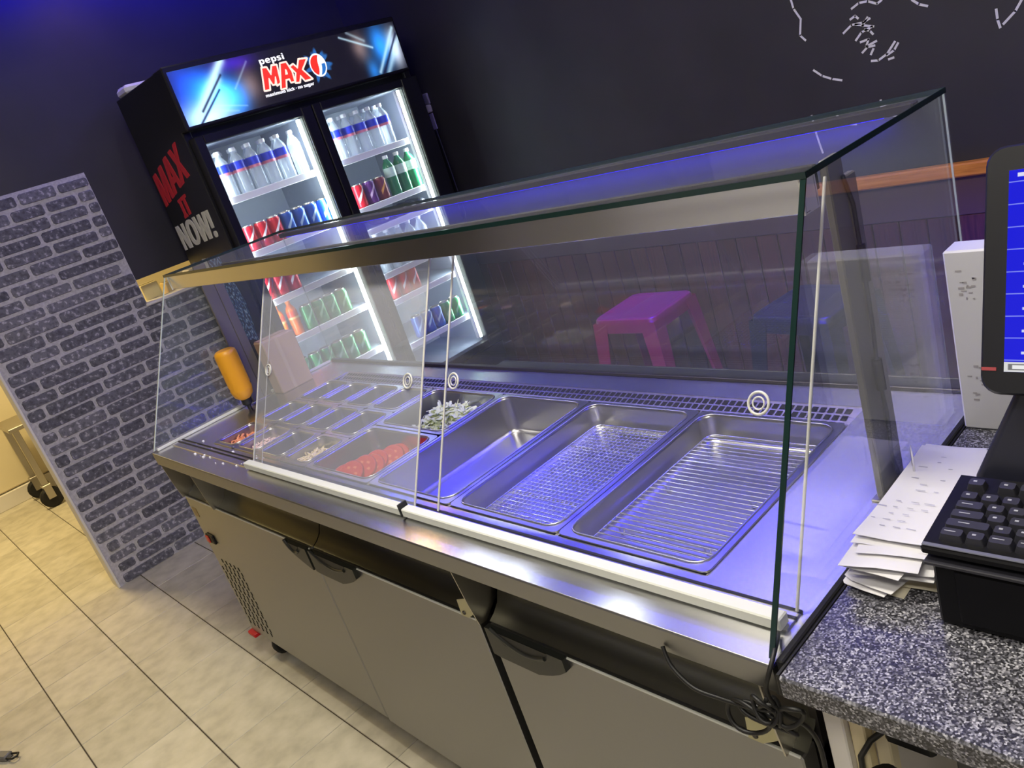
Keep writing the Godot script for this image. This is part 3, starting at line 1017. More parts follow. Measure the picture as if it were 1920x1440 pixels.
func fill_fridge(levels: Dictionary):
	var clear := glass(Color(0.88, 0.93, 0.97), 0.3)
	var blue := mat(rgb(30, 52, 205), 0.35)
	var pink := mat(rgb(214, 120, 140), 0.4)
	var bottle := make_bottle("drink_bottle", "", "", clear, M.white, blue, pink)
	var tl: float = levels.left[0]
	row(bottle, spots(-3.615, tl, -1.632, 0.0775, 5), "blue-label bottle", "from the left in the front row, top shelf, left door", "blue-label bottles on the left top shelf", true)
	row(bottle, spots(-3.70, tl, -1.66, 0.0775, 5), "blue-label bottle", "from the left in the rear row, top shelf, left door", "blue-label bottles on the left top shelf", false)
	row(bottle, spots(-3.785, tl, -1.64, 0.0775, 5), "blue-label bottle", "from the left in the hindmost row, top shelf, left door", "blue-label bottles on the left top shelf", false)
	row(bottle, spots(-3.615, tl, -2.262, 0.076, 5), "blue-label bottle", "from the left in the front row, top shelf, right door", "blue-label bottles on the right top shelf", false)
	row(bottle, spots(-3.70, tl, -2.29, 0.076, 5), "blue-label bottle", "from the left in the rear row, top shelf, right door", "blue-label bottles on the right top shelf", false)
	var clear_bottle := make_bottle("water_bottle", "", "", clear, M.white, glass(Color(0.8, 0.85, 0.95), 0.4), glass(Color(0.8, 0.85, 0.95), 0.4))
	row(clear_bottle, spots(-3.62, levels.left[0], -2.02, 0.07, 1), "clear unlabelled bottle", "at the right end of the left door's top shelf", "plain bottles in the fridge", true)
	row(clear_bottle, spots(-3.63, levels.right[3], -2.2, 0.075, 6), "clear unlabelled bottle", "from the left on the right door's fourth shelf", "plain bottles on the fourth right shelf", false)
	var rc := mat(rgb(206, 26, 42), 0.3, 0.2)
	var paper := mat(rgb(238, 232, 232), 0.4)
	var red_can := make_can("red_can", "", "", rc, paper)
	row(red_can, spots(-3.612, levels.left[1], -1.625, 0.07, 3), "red drink can", "from the left on the left door's second shelf", "red cans on the second left shelf", true)
	row(red_can, spots(-3.612, levels.left[2], -1.6, 0.07, 3), "red drink can", "from the left on the left door's middle shelf", "red cans on the middle left shelf", false)
	row(red_can, spots(-3.612, levels.right[1], -2.262, 0.07, 1), "red drink can", "at the left end of the right door's second shelf", "cans on the second right shelf", false)
	row(red_can, spots(-3.612, levels.right[4], -2.26, 0.07, 3), "red drink can", "from the left on the right door's fifth shelf", "red cans on the fifth right shelf", false)
	var bc := mat(rgb(36, 84, 170), 0.3, 0.3)
	var blue_can := make_can("blue_can", "", "", bc, mat(rgb(170, 200, 225), 0.4))
	row(blue_can, spots(-3.612, levels.left[1], -1.835, 0.0695, 4), "blue drink can", "from the red cans in the front row, left door's second shelf", "blue cans on the second left shelf", true)
	row(blue_can, spots(-3.69, levels.left[1], -1.80, 0.0695, 4), "blue drink can", "from the left in the rear row, left door's second shelf", "blue cans on the second left shelf", false)
	row(blue_can, spots(-3.612, levels.right[5], -2.33, 0.07, 3), "blue drink can", "from the left on the right door's lowest shelf", "blue cans on the lowest right shelf", false)
	var purple_can := make_can("purple_can", "", "", mat(rgb(96, 44, 120), 0.3, 0.3), mat(rgb(200, 170, 205), 0.4))
	row(purple_can, spots(-3.612, levels.right[1], -2.335, 0.07, 1), "purple drink can", "after the red can on the right door's second shelf", "cans on the second right shelf", true)
	var brown_can := make_can("brown_can", "", "", mat(rgb(120, 48, 60), 0.3, 0.3), mat(rgb(214, 150, 70), 0.4))
	row(brown_can, spots(-3.612, levels.right[1], -2.408, 0.07, 1), "maroon and orange drink can", "beside the green bottles, right door", "cans on the second right shelf", true)
	var gc := mat(rgb(52, 150, 84), 0.3, 0.2)
	var green_can := make_can("green_can", "", "", gc, mat(rgb(150, 215, 165), 0.4))
	row(green_can, spots(-3.612, levels.left[3], -1.745, 0.0695, 4), "green drink can", "from the orange bottles on the left door's fourth shelf", "green cans on the fourth left shelf", true)
	row(green_can, spots(-3.612, levels.left[4], -1.62, 0.0695, 6), "green drink can", "from the left on the left door's lowest shelf", "green cans on the lowest left shelf", false)
	row(green_can, spots(-3.612, levels.right[5], -2.54, 0.0695, 2), "green drink can", "after the blue cans on the right door's lowest shelf", "green cans on the lowest right shelf", false)
	var orange := make_bottle("orange_bottle", "", "", mat(rgb(236, 112, 30), 0.3), mat(rgb(240, 130, 40), 0.4), mat(rgb(226, 70, 36), 0.4), mat(rgb(250, 190, 120), 0.4))
	orange.scale = Vector3(0.85, 0.82, 0.85)
	row(orange, spots(-3.62, levels.left[3], -1.6, 0.072, 2), "orange drink bottle", "from the left on the left door's fourth shelf", "orange bottles on the fourth left shelf", true)
	var green_glass := mat(rgb(40, 118, 74), 0.15)
	var green_bottle := make_bottle("green_bottle", "", "", green_glass, mat(rgb(224, 226, 220), 0.4), mat(rgb(190, 214, 200), 0.5), mat(rgb(190, 214, 200), 0.5))
	row(green_bottle, spots(-3.612, levels.right[1], -2.492, 0.072, 3), "green glass bottle with pale label", "from the cans on the right door's second shelf", "green bottles on the second right shelf", true)
	# dark bottles lying with their ends out
	var lying := thing("lying_bottle", "", "bottle", Vector3.ZERO, "dark bottles lying on the third right shelf")
	lying.set_meta("stem", "lying_bottle")
	var b := MB.new()
	b.xf = Transform3D(Basis(Vector3(0, 0, 1), PI / 2), Vector3.ZERO)
	b.lathe([Vector2(0.022, -0.012), Vector2(0.03, 0.0), Vector2(0.03, 0.12), Vector2(0.012, 0.18), Vector2(0.012, 0.21)], Vector3.ZERO, 14)
	obj("bottle_body", b, mat(rgb(40, 44, 52), 0.25), lying, true)
	var c := MB.new()
	c.xf = Transform3D(Basis(Vector3(0, 0, 1), PI / 2), Vector3.ZERO)
	c.lathe([Vector2(0.014, -0.016), Vector2(0.014, -0.0115)], Vector3.ZERO, 12)
	obj("base_mark", c, M.paper, lying, true)
	row(lying, spots(-3.60, levels.right[2] + 0.031, -2.36, 0.063, 5), "dark bottle lying with its end outwards", "from the left, right fridge door", "dark bottles lying on the third right shelf", true)


# ---------------------------------------------------------------- the prep counter

const CX0 := -2.89
const CX1 := -0.512
const DECK := 0.90
const WX0 := -2.633        # well
const WX1 := -0.688
const WZ0 := -0.775
const WZ1 := -1.262


func build_counter():
	var c := thing("prep_counter", "long stainless refrigerated prep counter with flat doors under a glass case", "counter", Vector3((CX0 + CX1) / 2, 0, -1.04))
	var body := MB.new()
	body.box(Vector3((CX0 + CX1) / 2, 0.56, -1.06), Vector3(CX1 - CX0 - 0.012, 0.26, 0.68))
	body.box(Vector3((-2.74 + CX1) / 2, 0.27, -1.06), Vector3(CX1 + 2.74 - 0.006, 0.32, 0.68))
	body.box(Vector3(CX0 + 0.012, 0.66, -1.07), Vector3(0.012, 0.44, 0.69))
	body.box(Vector3(CX1 - 0.012, 0.49, -1.07), Vector3(0.012, 0.78, 0.69))
	body.box(Vector3((CX0 + CX1) / 2, 0.49, -1.41), Vector3(CX1 - CX0 - 0.012, 0.78, 0.012))
	obj("body", body, M.steel_dark, c)
	# deck round the well
	var deck := MB.new()
	var t := 0.006
	deck.box(Vector3((CX0 + CX1) / 2, DECK - t / 2, (WZ0 - 0.650) / 2), Vector3(CX1 - CX0, t, -0.650 - WZ0))
	deck.box(Vector3((CX0 + CX1) / 2, DECK - t / 2, -1.377), Vector3(CX1 - CX0, t, 0.086))
	deck.box(Vector3((CX0 + WX0) / 2, DECK - t / 2, (WZ0 - 1.334) / 2), Vector3(WX0 - CX0, t, WZ0 + 1.334))
	deck.box(Vector3((CX1 + WX1) / 2, DECK - t / 2, (WZ0 - 1.334) / 2), Vector3(CX1 - WX1, t, WZ0 + 1.334))
	obj("deck", deck, M.steel, c)
	# rolled front edge and fascia
	var fas := MB.new()
	var prof := [Vector2(-0.655, DECK), Vector2(-0.650, DECK), Vector2(-0.6485, DECK - 0.0015), Vector2(-0.648, DECK - 0.004)]
	var prof2 := [Vector2(-0.648, DECK - 0.004), Vector2(-0.650, 0.856), Vector2(-0.652, 0.853), Vector2(-0.662, 0.852)]
	for pr in [prof, prof2]:
		var a := []
		var b := []
		for p in pr:
			a.append(Vector3(CX0, p.y, p.x))
			b.append(Vector3(CX1, p.y, p.x))
		fas.loft([a, b], false, false)
	fas.box(Vector3(CX0 + 0.002, 0.876, -0.70), Vector3(0.004, 0.048, 0.1))
	fas.box(Vector3(CX1 - 0.002, 0.876, -0.70), Vector3(0.004, 0.048, 0.1))
	obj("fascia", fas, M.steel_door, c)
	# hollow finger channel above the doors, in three lengths
	var chp := [Vector2(-0.660, 0.853), Vector2(-0.675, 0.846), Vector2(-0.700, 0.830), Vector2(-0.722, 0.806), Vector2(-0.732, 0.780), Vector2(-0.732, 0.755), Vector2(-0.722, 0.732), Vector2(-0.705, 0.716), Vector2(-0.690, 0.708)]
	for s in [[CX0 + 0.01, -1.945], [-1.94, -1.222], [-1.2, CX1 - 0.01]]:
		var ch := MB.new()
		var a := []
		var b := []
		for p in chp:
			a.append(Vector3(s[0], p.y, p.x))
			b.append(Vector3(s[1], p.y, p.x))
		ch.loft([a, b], false, false)
		obj("finger_channel", ch, M.steel_channel, c)
	# end plates and screw ears of the channel
	for x in [CX0 + 0.006, -2.60, -1.212, -0.545]:
		var pl := MB.new()
		pl.slab(PackedVector2Array([Vector2(-0.655, 0.850), Vector2(-0.735, 0.80), Vector2(-0.735, 0.74), Vector2(-0.69, 0.706), Vector2(-0.672, 0.708), Vector2(-0.664, 0.76)]), 0, x - 0.0015, x + 0.0015)
		var plate := obj("end_plate", pl, M.steel_small, c)
		if x > -2.5:
			var ear := MB.new()
			ear.slab(PackedVector2Array([Vector2(x - 0.055, 0.752), Vector2(x - 0.002, 0.772), Vector2(x - 0.002, 0.735), Vector2(x - 0.035, 0.712), Vector2(x - 0.058, 0.712)]), 2, -0.676, -0.674)
			obj("screw_ear", ear, mat(rgb(176, 172, 140), 0.3, 0.8), plate)
			var sc := MB.new()
			sc.xf = Transform3D(Basis(Vector3.RIGHT, PI / 2), Vector3(x - 0.045, 0.722, -0.674))
			sc.lathe([Vector2(0.005, 0.0), Vector2(0.004, 0.002)], Vector3.ZERO, 10)
			obj("screw", sc, M.steel_dark, plate)
	# doors
	var doors := [[CX0 + 0.003, -1.944, 0.108], [-1.938, -1.228, 0.100], [-1.196, CX1 - 0.012, 0.100]]
	for k in 3:
		var d: Array = doors[k]
		var dm := MB.new()
		dm.box(Vector3((d[0] + d[1]) / 2, (d[2] + 0.707) / 2, -0.698), Vector3(d[1] - d[0], 0.707 - d[2], 0.036), 0.0025)
		var door := obj("door", dm, M.steel_door, c)
		obj("top_edge", span(Vector3(d[0] + 0.003, 0.7055, -0.683), Vector3(d[1] - 0.003, 0.7095, -0.6785), 0.001), M.white_alu, door)
		var gx: Array = [[-2.085, -1.95], [-1.934, -1.70], [-1.192, -0.975]][k]
		var gr := MB.new()
		var outline := PackedVector2Array()
		outline.append(Vector2(gx[1], 0.712))
		var n := 10
		for i in n + 1:
			var u := float(i) / n
			var xx: float = lerpf(gx[1], gx[0], u)
			var dip: float
			if k == 0:
				dip = 0.062 * pow(1.0 - u, 0.6)
			else:
				dip = 0.062 * pow(minf(1.0, u * 2.2 + 0.12), 0.5)
				if u > 0.9:
					dip *= 0.96
			outline.append(Vector2(xx, 0.706 - dip))
		outline.append(Vector2(gx[0], 0.712))
		gr.slab(outline, 2, -0.681, -0.668)
		var grip := obj("grip", gr, M.grip, door)
		var lip := MB.new()
		var arc := []
		for i in 9:
			var u := i / 8.0
			arc.append(Vector3(lerpf(gx[0] + 0.02, gx[1] - 0.05, u), 0.715 - 0.03 * sin(u * PI * 0.8), -0.668))
		lip.tube(arc, 0.005, 8)
		obj("grip_lip", lip, M.grip, grip)
		var scoop := MB.new()
		scoop.slab(PackedVector2Array([Vector2(gx[0] + 0.02, 0.712), Vector2(gx[1] - 0.04, 0.712), Vector2(gx[1] - 0.06, 0.69), Vector2(gx[0] + 0.05, 0.685)]), 2, -0.6685, -0.667)
		obj("grip_scoop", scoop, M.black, grip)
	# ventilation slots, switch and rating plate on the machine end
	var slot := box1(Vector3.ZERO, Vector3(0.008, 0.015, 0.0012)).mesh()
	for col in 6:
		for r in 15:
			var y := 0.155 + 0.0205 * r
			var x := -2.862 + 0.0365 * col + (0.008 if r % 2 else 0.0)
			if col == 0 and r > 12:
				continue
			obj("vent_slot", slot, M.hole, c).position += Vector3(x, y, -0.6795)
	var sw := obj("switch", span(Vector3(-2.845, 0.525, -0.681), Vector3(-2.78, 0.562, -0.672), 0.003), M.black, c)
	obj("rocker", span(Vector3(-2.84, 0.529, -0.673), Vector3(-2.812, 0.558, -0.667), 0.003), mat(rgb(200, 60, 48), 0.4), sw)
	obj("rating_plate", span(Vector3(-2.868, 0.63, -0.6805), Vector3(-2.83, 0.665, -0.6785)), mat(rgb(150, 128, 84), 0.5), c)
	# casters
	for p in [Vector3(-2.79, 0, -0.735), Vector3(-2.72, 0, -1.32), Vector3(-0.62, 0, -0.76), Vector3(-0.62, 0, -1.32), Vector3(-1.6, 0, -1.32)]:
		var w := MB.new()
		w.xf = Transform3D(Basis(Vector3(0, 0, 1), PI / 2), p + Vector3(0, 0.042, 0))
		w.lathe([Vector2(0.034, -0.014), Vector2(0.042, -0.01), Vector2(0.042, 0.01), Vector2(0.034, 0.014)], Vector3.ZERO, 18)
		var wheel := obj("caster", w, M.rubber, c)
		var f := MB.new()
		f.box(p + Vector3(0, 0.105, 0), Vector3(0.07, 0.01, 0.07), 0.002)
		f.box(p + Vector3(0.02, 0.07, 0), Vector3(0.004, 0.065, 0.04))
		f.box(p + Vector3(-0.02, 0.07, 0), Vector3(0.004, 0.065, 0.04))
		obj("fork", f, M.steel_small, wheel)
	obj("brake_pedal", span(Vector3(-2.905, 0.090, -0.70), Vector3(-2.845, 0.106, -0.664), 0.003), M.red, c)
	# trough grille behind the pans
	var gp := MB.new()
	gp.poly([Vector3(WX0, 0.884, -1.263), Vector3(WX1, 0.884, -1.263), Vector3(WX1, DECK - 0.001, -1.335), Vector3(WX0, DECK - 0.001, -1.335)], Vector3(0, 1, 0.2))
	gp.poly([Vector3(WX0, 0.876, -1.263), Vector3(WX1, 0.876, -1.263), Vector3(WX1, DECK - 0.009, -1.335), Vector3(WX0, DECK - 0.009, -1.335)], Vector3(0, -1, -0.2))
	var grille := obj("air_grille", gp, M.steel_small, c)
	var holes := MB.new()
	var down := Vector3(0, 0.015, -0.072).normalized()
	var gn := Vector3(0, 0.072, 0.015).normalized()
	for r in 3:
		var mid := Vector3(0, 0.884, -1.263) + down * (0.016 + 0.0205 * r) + gn * 0.0008
		var x := WX0 + 0.02
		while x < WX1 - 0.02:
			var a := mid + Vector3(x, 0, 0) - down * 0.0075
			var b := mid + Vector3(x, 0, 0) + down * 0.0075
			holes.poly([a, a + Vector3(0.0125, 0, 0), b + Vector3(0.0125, 0, 0), b], gn)
			x += 0.0172
	var ho := obj("grille_hole_rows", holes, M.hole, grille)
	ho.set_meta("kind", "stuff")
	# bars the pans hang on
	for k in 5:
		var bx := WX1 - 0.325 * k
		obj("pan_support", span(Vector3(bx - 0.004, DECK - 0.012, WZ1), Vector3(bx + 0.004, DECK - 0.0005, WZ0)), M.steel_small, c)
	for bx in [WX0 + 0.161, WX0 + 0.3225, WX0 + 0.484, WX0 + 0.002]:
		obj("pan_support", span(Vector3(bx - 0.002, DECK - 0.012, WZ1), Vector3(bx + 0.002, DECK - 0.0005, WZ0)), M.steel_small, c)
	# dark lining of the well under the pans, and the door tracks on the deck
	var well := MB.new()
	well.box(Vector3((WX0 + WX1) / 2, 0.70, -1.04), Vector3(WX1 - WX0, 0.01, 0.6))
	well.box(Vector3((WX0 + WX1) / 2, 0.80, -1.34), Vector3(WX1 - WX0, 0.18, 0.004))
	obj("well_lining", well, M.steel_dark, c)
	for z in [-0.737, -0.752]:
		obj("door_track", span(Vector3(CX0 + 0.03, DECK - 0.001, z - 0.0025), Vector3(CX1 - 0.012, DECK + 0.0045, z + 0.0025)), M.black, c)
	obj("track_base", span(Vector3(CX0 + 0.03, DECK, -0.757), Vector3(CX1 - 0.012, DECK + 0.003, -0.712), 0.001), M.steel, c)
	# strip that closes the gap to the granite worktop
	obj("end_seal", span(Vector3(CX1 + 0.002, 0.878, -1.42), Vector3(CX1 + 0.012, DECK + 0.006, -0.655), 0.002), M.rubber, c)
	# stray crumbs near the open end of the track
	var cr := MB.new()
	for i in 26:
		var p := Vector3(rng.randf_range(-2.75, -2.2), DECK + 0.0015, rng.randf_range(-0.79, -0.69))
		cr.box(p, Vector3.ONE * rng.randf_range(0.002, 0.006) * Vector3(1, 0.7, 1.2), 0.0008)
	var crumbs := obj("crumbs", cr, M.white)
	crumbs.set_meta("kind", "stuff")
	tag(crumbs, "white crumbs scattered on the steel ledge near the yellow bottle", "crumbs")


# ---------------------------------------------------------------- the glass case on the counter

func side_outline(inset := 0.0) -> PackedVector2Array:
	return PackedVector2Array([Vector2(-0.657 - inset, DECK + 0.004), Vector2(-0.947 - inset, 1.437), Vector2(-1.42, 1.437), Vector2(-1.42, DECK + 0.004)])


func build_glass_case():
	var g := thing("glass_case", "clear glass display case with sloping open front and steel top rail on the counter", "glass case", Vector3((CX0 + CX1) / 2, DECK, -1.04))
	var th := 0.008
	var top := MB.new()
	top.box(Vector3((CX0 + CX1) / 2, 1.441, -1.183), Vector3(CX1 - CX0, th, 0.474))
	var tp := obj("top_pane", top, M.glass_dust, g)
	var te := MB.new()
	te.box(Vector3((CX0 + CX1) / 2, 1.441, -0.945), Vector3(CX1 - CX0 + 0.002, th + 0.0005, 0.002))
	te.box(Vector3(CX1 + 0.0005, 1.441, -1.183), Vector3(0.002, th + 0.0005, 0.474))
	te.box(Vector3(CX0 - 0.0005, 1.441, -1.183), Vector3(0.002, th + 0.0005, 0.474))
	te.box(Vector3((CX0 + CX1) / 2, 1.441, -1.4205), Vector3(CX1 - CX0 + 0.002, th + 0.0005, 0.001))
	obj("pane_edge", te, M.glass_edge, tp)
	var bk := MB.new()
	bk.box(Vector3((CX0 + CX1) / 2, (1.437 + DECK + 0.002) / 2, -1.416), Vector3(CX1 - CX0 - 2 * th, 1.435 - DECK, th - 0.002))
	obj("back_pane", bk, M.glass, g)
	for x in [CX0, CX1 - th + 0.001]:
		var sd := MB.new()
		sd.slab(side_outline(), 0, x, x + th - 0.001)
		var side := obj("side_pane", sd, M.glass, g)
		var o := side_outline()
		var ed := MB.new()
		var a := Vector3(x + (th - 0.001) / 2, o[0].y, o[0].x)
		var b := Vector3(x + (th - 0.001) / 2, o[1].y, o[1].x)
		var dir := (b - a).normalized()
		ed.xf = Transform3D(Basis(Vector3.RIGHT, dir, Vector3.RIGHT.cross(dir)), (a + b) / 2)
		ed.box(Vector3(0, 0, 0.0005), Vector3(th - 0.0005, (b - a).length(), 0.0025))
		obj("pane_edge", ed, M.glass_edge if x > -1.0 else M.glass_edge_light, side)
		var eb := MB.new()
		eb.box(Vector3(x + (th - 0.001) / 2, (1.437 + DECK) / 2, -1.4205), Vector3(0.003, 1.437 - DECK, 0.001))
		obj("pane_edge", eb, M.glass_edge_light, side)
	# steel rail under the front of the top pane
	var rail := MB.new()
	rail.box(Vector3((CX0 + CX1) / 2, 1.413, -0.953), Vector3(CX1 - CX0 - 0.022, 0.046, 0.0025), 0.0008)
	rail.box(Vector3((CX0 + CX1) / 2, 1.4345, -0.968), Vector3(CX1 - CX0 - 0.022, 0.003, 0.03), 0.0008)
	rail.box(Vector3((CX0 + CX1) / 2, 1.391, -0.958), Vector3(CX1 - CX0 - 0.022, 0.0025, 0.012), 0.0008)
	rail.box(Vector3((CX0 + CX1) / 2, 1.413, -0.985), Vector3(CX1 - CX0 - 0.022, 0.046, 0.0025), 0.0008)
	obj("top_rail", rail, M.steel, g)
	for x in [CX1 - 0.0125, CX0 + 0.0125]:
		obj("rail_cap", span(Vector3(x - 0.0015, 1.388, -0.99), Vector3(x + 0.0015, 1.437, -0.949), 0.0005), mat(rgb(206, 204, 200), 0.45, 0.2), g)
	# flat steel posts
	for x in [CX1 - 0.026, CX0 + 0.026]:
		var po := MB.new()
		po.box(Vector3(x, (DECK + 0.002 + 1.435) / 2, -1.0645), Vector3(0.012, 1.435 - DECK, 0.045), 0.002)
		po.box(Vector3(x, (DECK + 0.002 + 1.40) / 2, -1.104), Vector3(0.012, 1.40 - DECK, 0.033), 0.002)
		var post := obj("post", po, mat(rgb(104, 101, 96), 0.5, 0.2), g)
		obj("foot_plate", span(Vector3(x - 0.010, DECK + 0.0004, -1.123), Vector3(x + 0.010, DECK + 0.004, -1.03), 0.001), M.steel_small, post)
	obj("base_strip", span(Vector3(CX0 + 0.009, DECK + 0.0004, -1.40), Vector3(CX0 + 0.019, DECK + 0.010, -0.665), 0.002), M.white_alu, g)
	# channel that holds the back pane
	obj("back_channel", span(Vector3(CX0 + 0.01, DECK + 0.0004, -1.424), Vector3(CX1 - 0.01, DECK + 0.009, -1.408), 0.001), M.steel_dark, g)
	# blue LED profiles that light the pans
	var pf := obj("lamp_profile", span(Vector3(-2.84, 1.4215, -1.411), Vector3(-0.55, 1.4368, -1.384), 0.002), M.hole, g)
	obj("led_strip", span(Vector3(-2.8, 1.4202, -1.404), Vector3(-0.6, 1.4215, -1.390)), glow(Color(0.07, 0.03, 1.0), 3.0), pf)
	obj("lamp_profile", span(Vector3(-2.6, 1.398, -1.049), Vector3(-0.55, 1.4330, -1.038), 0.001), M.hole, g)
	# lamp cable down the near post
	var cb := MB.new()
	cb.tube([Vector3(-0.529, 1.405, -1.075), Vector3(-0.528, 1.36, -1.09), Vector3(-0.528, 1.27, -1.09), Vector3(-0.527, 1.18, -1.086), Vector3(-0.526, 1.10, -1.075), Vector3(-0.527, 1.03, -1.085), Vector3(-0.528, 0.96, -1.08), Vector3(-0.528, 0.91, -1.095)], 0.0032, 8)
	cb.tube([Vector3(-0.527, 1.30, -1.09), Vector3(-0.527, 1.245, -1.09)], 0.0065, 8)
	cb.tube([Vector3(-0.526, 1.125, -1.078), Vector3(-0.526, 1.075, -1.079)], 0.0075, 8)
	obj("cord", cb, M.cable, g)
	# sliding acrylic doors on the sloping staff side
	sliding_door("sliding_door", "scuffed acrylic sliding door, farther one with a black clip at its bottom corner", -2.222, -1.402, -0.733, M.acrylic_scuffed, true)
	sliding_door("sliding_door", "clear acrylic sliding door in front of the empty pans with a round finger ring", -1.336, -0.528, -0.748, M.acrylic, false)


func sliding_door(called: String, label: String, x0: float, x1: float, z: float, pane: Material, clip: bool):
	var dz := -0.29 / 0.537
	var y0 := DECK + 0.006
	var y1 := 1.418
	var at := func(x: float, y: float, off: float) -> Vector3: return Vector3(x, y, z + dz * (y - y0) + off)
	var d := thing(called, label, "sliding door", Vector3((x0 + x1) / 2, y0, z), "acrylic sliding doors of the case")
	var p := MB.new()
	var n := Vector3(0, 0.475, 0.88)
	var hb := 0.002
	p.poly([at.call(x0, y0, hb), at.call(x1, y0, hb), at.call(x1, y1, hb), at.call(x0, y1, hb)], n)
	p.poly([at.call(x0, y0, -hb), at.call(x1, y0, -hb), at.call(x1, y1, -hb), at.call(x0, y1, -hb)], -n)
	obj("pane", p, pane, d)
	for x in [x0, x1]:
		var e := MB.new()
		e.tube([at.call(x, y0, 0), at.call(x, y1, 0)], 0.0025, 6)
		obj("pane_edge", e, M.acrylic_edge, d)
	if clip:
		var e := MB.new()
		e.tube([at.call(x0 + 0.045, y0, -0.006), at.call(x0 + 0.045, y1, -0.006)], 0.0012, 6)
		obj("handling_strip", e, M.acrylic_edge, d)
	# white aluminium shoe along the bottom
	var s := MB.new()
	var sx0 := x0 if clip else -1.408
	var sx1 := x1 - 0.012 if clip else x1
	s.box(Vector3((sx0 + sx1) / 2, DECK + 0.0135, -0.716), Vector3(sx1 - sx0, 0.019, 0.023), 0.002)
	obj("bottom_shoe", s, M.white_alu, d)
	if clip:
		obj("clip", span(Vector3(x1 - 0.011, DECK + 0.004, -0.726), Vector3(x1 - 0.007, DECK + 0.034, -0.702), 0.001), M.black, d)
	# finger rings
	var u := (1.197 - y0)
	for x in [x0 + 0.03 if not clip else x0 + 0.07, x1 - 0.075 if not clip else x1 - 0.05]:
		var ring := MB.new()
		var c: Vector3 = at.call(x, y0 + 0.243, 0.004)
		var upv := Vector3(0, 0.88, -0.475).normalized()
		var pts := []
		for k in 20:
			var w := TAU * k / 20
			pts.append(c + (Vector3.RIGHT * cos(w) + upv * sin(w)) * 0.016)
		ring.tube(pts, 0.0022, 6, true)
		var pts2 := []
		for k in 16:
			var w := TAU * k / 16
			pts2.append(c + (Vector3.RIGHT * cos(w) + upv * sin(w)) * 0.009)
		ring.tube(pts2, 0.0014, 6, true)
		obj("finger_ring", ring, M.acrylic_edge, d)


# ---------------------------------------------------------------- food pans

func pan_shape(w: float, l: float, depth: float, r: float) -> MB:
	var m := MB.new()
	var x := w / 2
	var z := l / 2
	var rim := 0.011
	var rings := []
	# outer drop of the flange, flange, rolled lip, walls, floor
	m.loft([rounded(-x, x, -z, z, 0.012, -0.004), rounded(-x, x, -z, z, 0.012, 0.0)], true, true)
	m.loft([rounded(-x, x, -z, z, 0.012, 0.0), rounded(-x + rim, x - rim, -z + rim, z - rim, r, 0.0)], true, true)
	var dr := 0.012
	var lean := depth * 0.10
	var i0 := rim
	rings.append(rounded(-x + i0, x - i0, -z + i0, z - i0, r, 0.0))
	rings.append(rounded(-x + i0 + 0.002, x - i0 - 0.002, -z + i0 + 0.002, z - i0 - 0.002, r, -0.003))
	rings.append(rounded(-x + i0 + 0.003, x - i0 - 0.003, -z + i0 + 0.003, z - i0 - 0.003, r, -0.006))
	rings.append(rounded(-x + i0 + lean, x - i0 - lean, -z + i0 + lean, z - i0 - lean, r, -depth + dr))
	for k in [0.3, 0.65, 1.0]:
		var a: float = k * PI / 2
		var ins: float = i0 + lean + dr * (1.0 - cos(a))
		rings.append(rounded(-x + ins, x - ins, -z + ins, z - ins, maxf(r - dr * 0.4, 0.01), -depth + dr - dr * sin(a)))
	m.loft(rings, true, true)
	m.poly(rings[-1], Vector3.UP)
	# underside so that it has thickness from below
	m.loft([rounded(-x + rim - 0.001, x - rim + 0.001, -z + rim - 0.001, z - rim + 0.001, r, -0.004), rounded(-x + i0 + lean - 0.001, x - i0 - lean + 0.001, -z + i0 + lean - 0.001, z - i0 - lean + 0.001, r, -depth - 0.001)], true, true)
	return m


func make_pan(called: String, label: String, group: String, w: float, l: float, depth: float, r: float, at: Vector3) -> Node3D:
	var o := thing(called, label, "food pan", at, group)
	o.set_meta("stem", called)
	obj("pan_body", pan_shape(w, l, depth, r), M.steel_pan, o, true)
	var rim := MB.new()
	var ring := rounded(-w / 2 + 0.0125, w / 2 - 0.0125, -l / 2 + 0.0125, l / 2 - 0.0125, r, 0.0012)
	var clean := []
	for p in ring:
		if clean.is_empty() or (clean[-1] as Vector3).distance_to(p) > 0.0005:
			clean.append(p)
	rim.tube(clean, 0.0018, 6, true)
	obj("rim", rim, M.steel_pan, o, true)
	return o


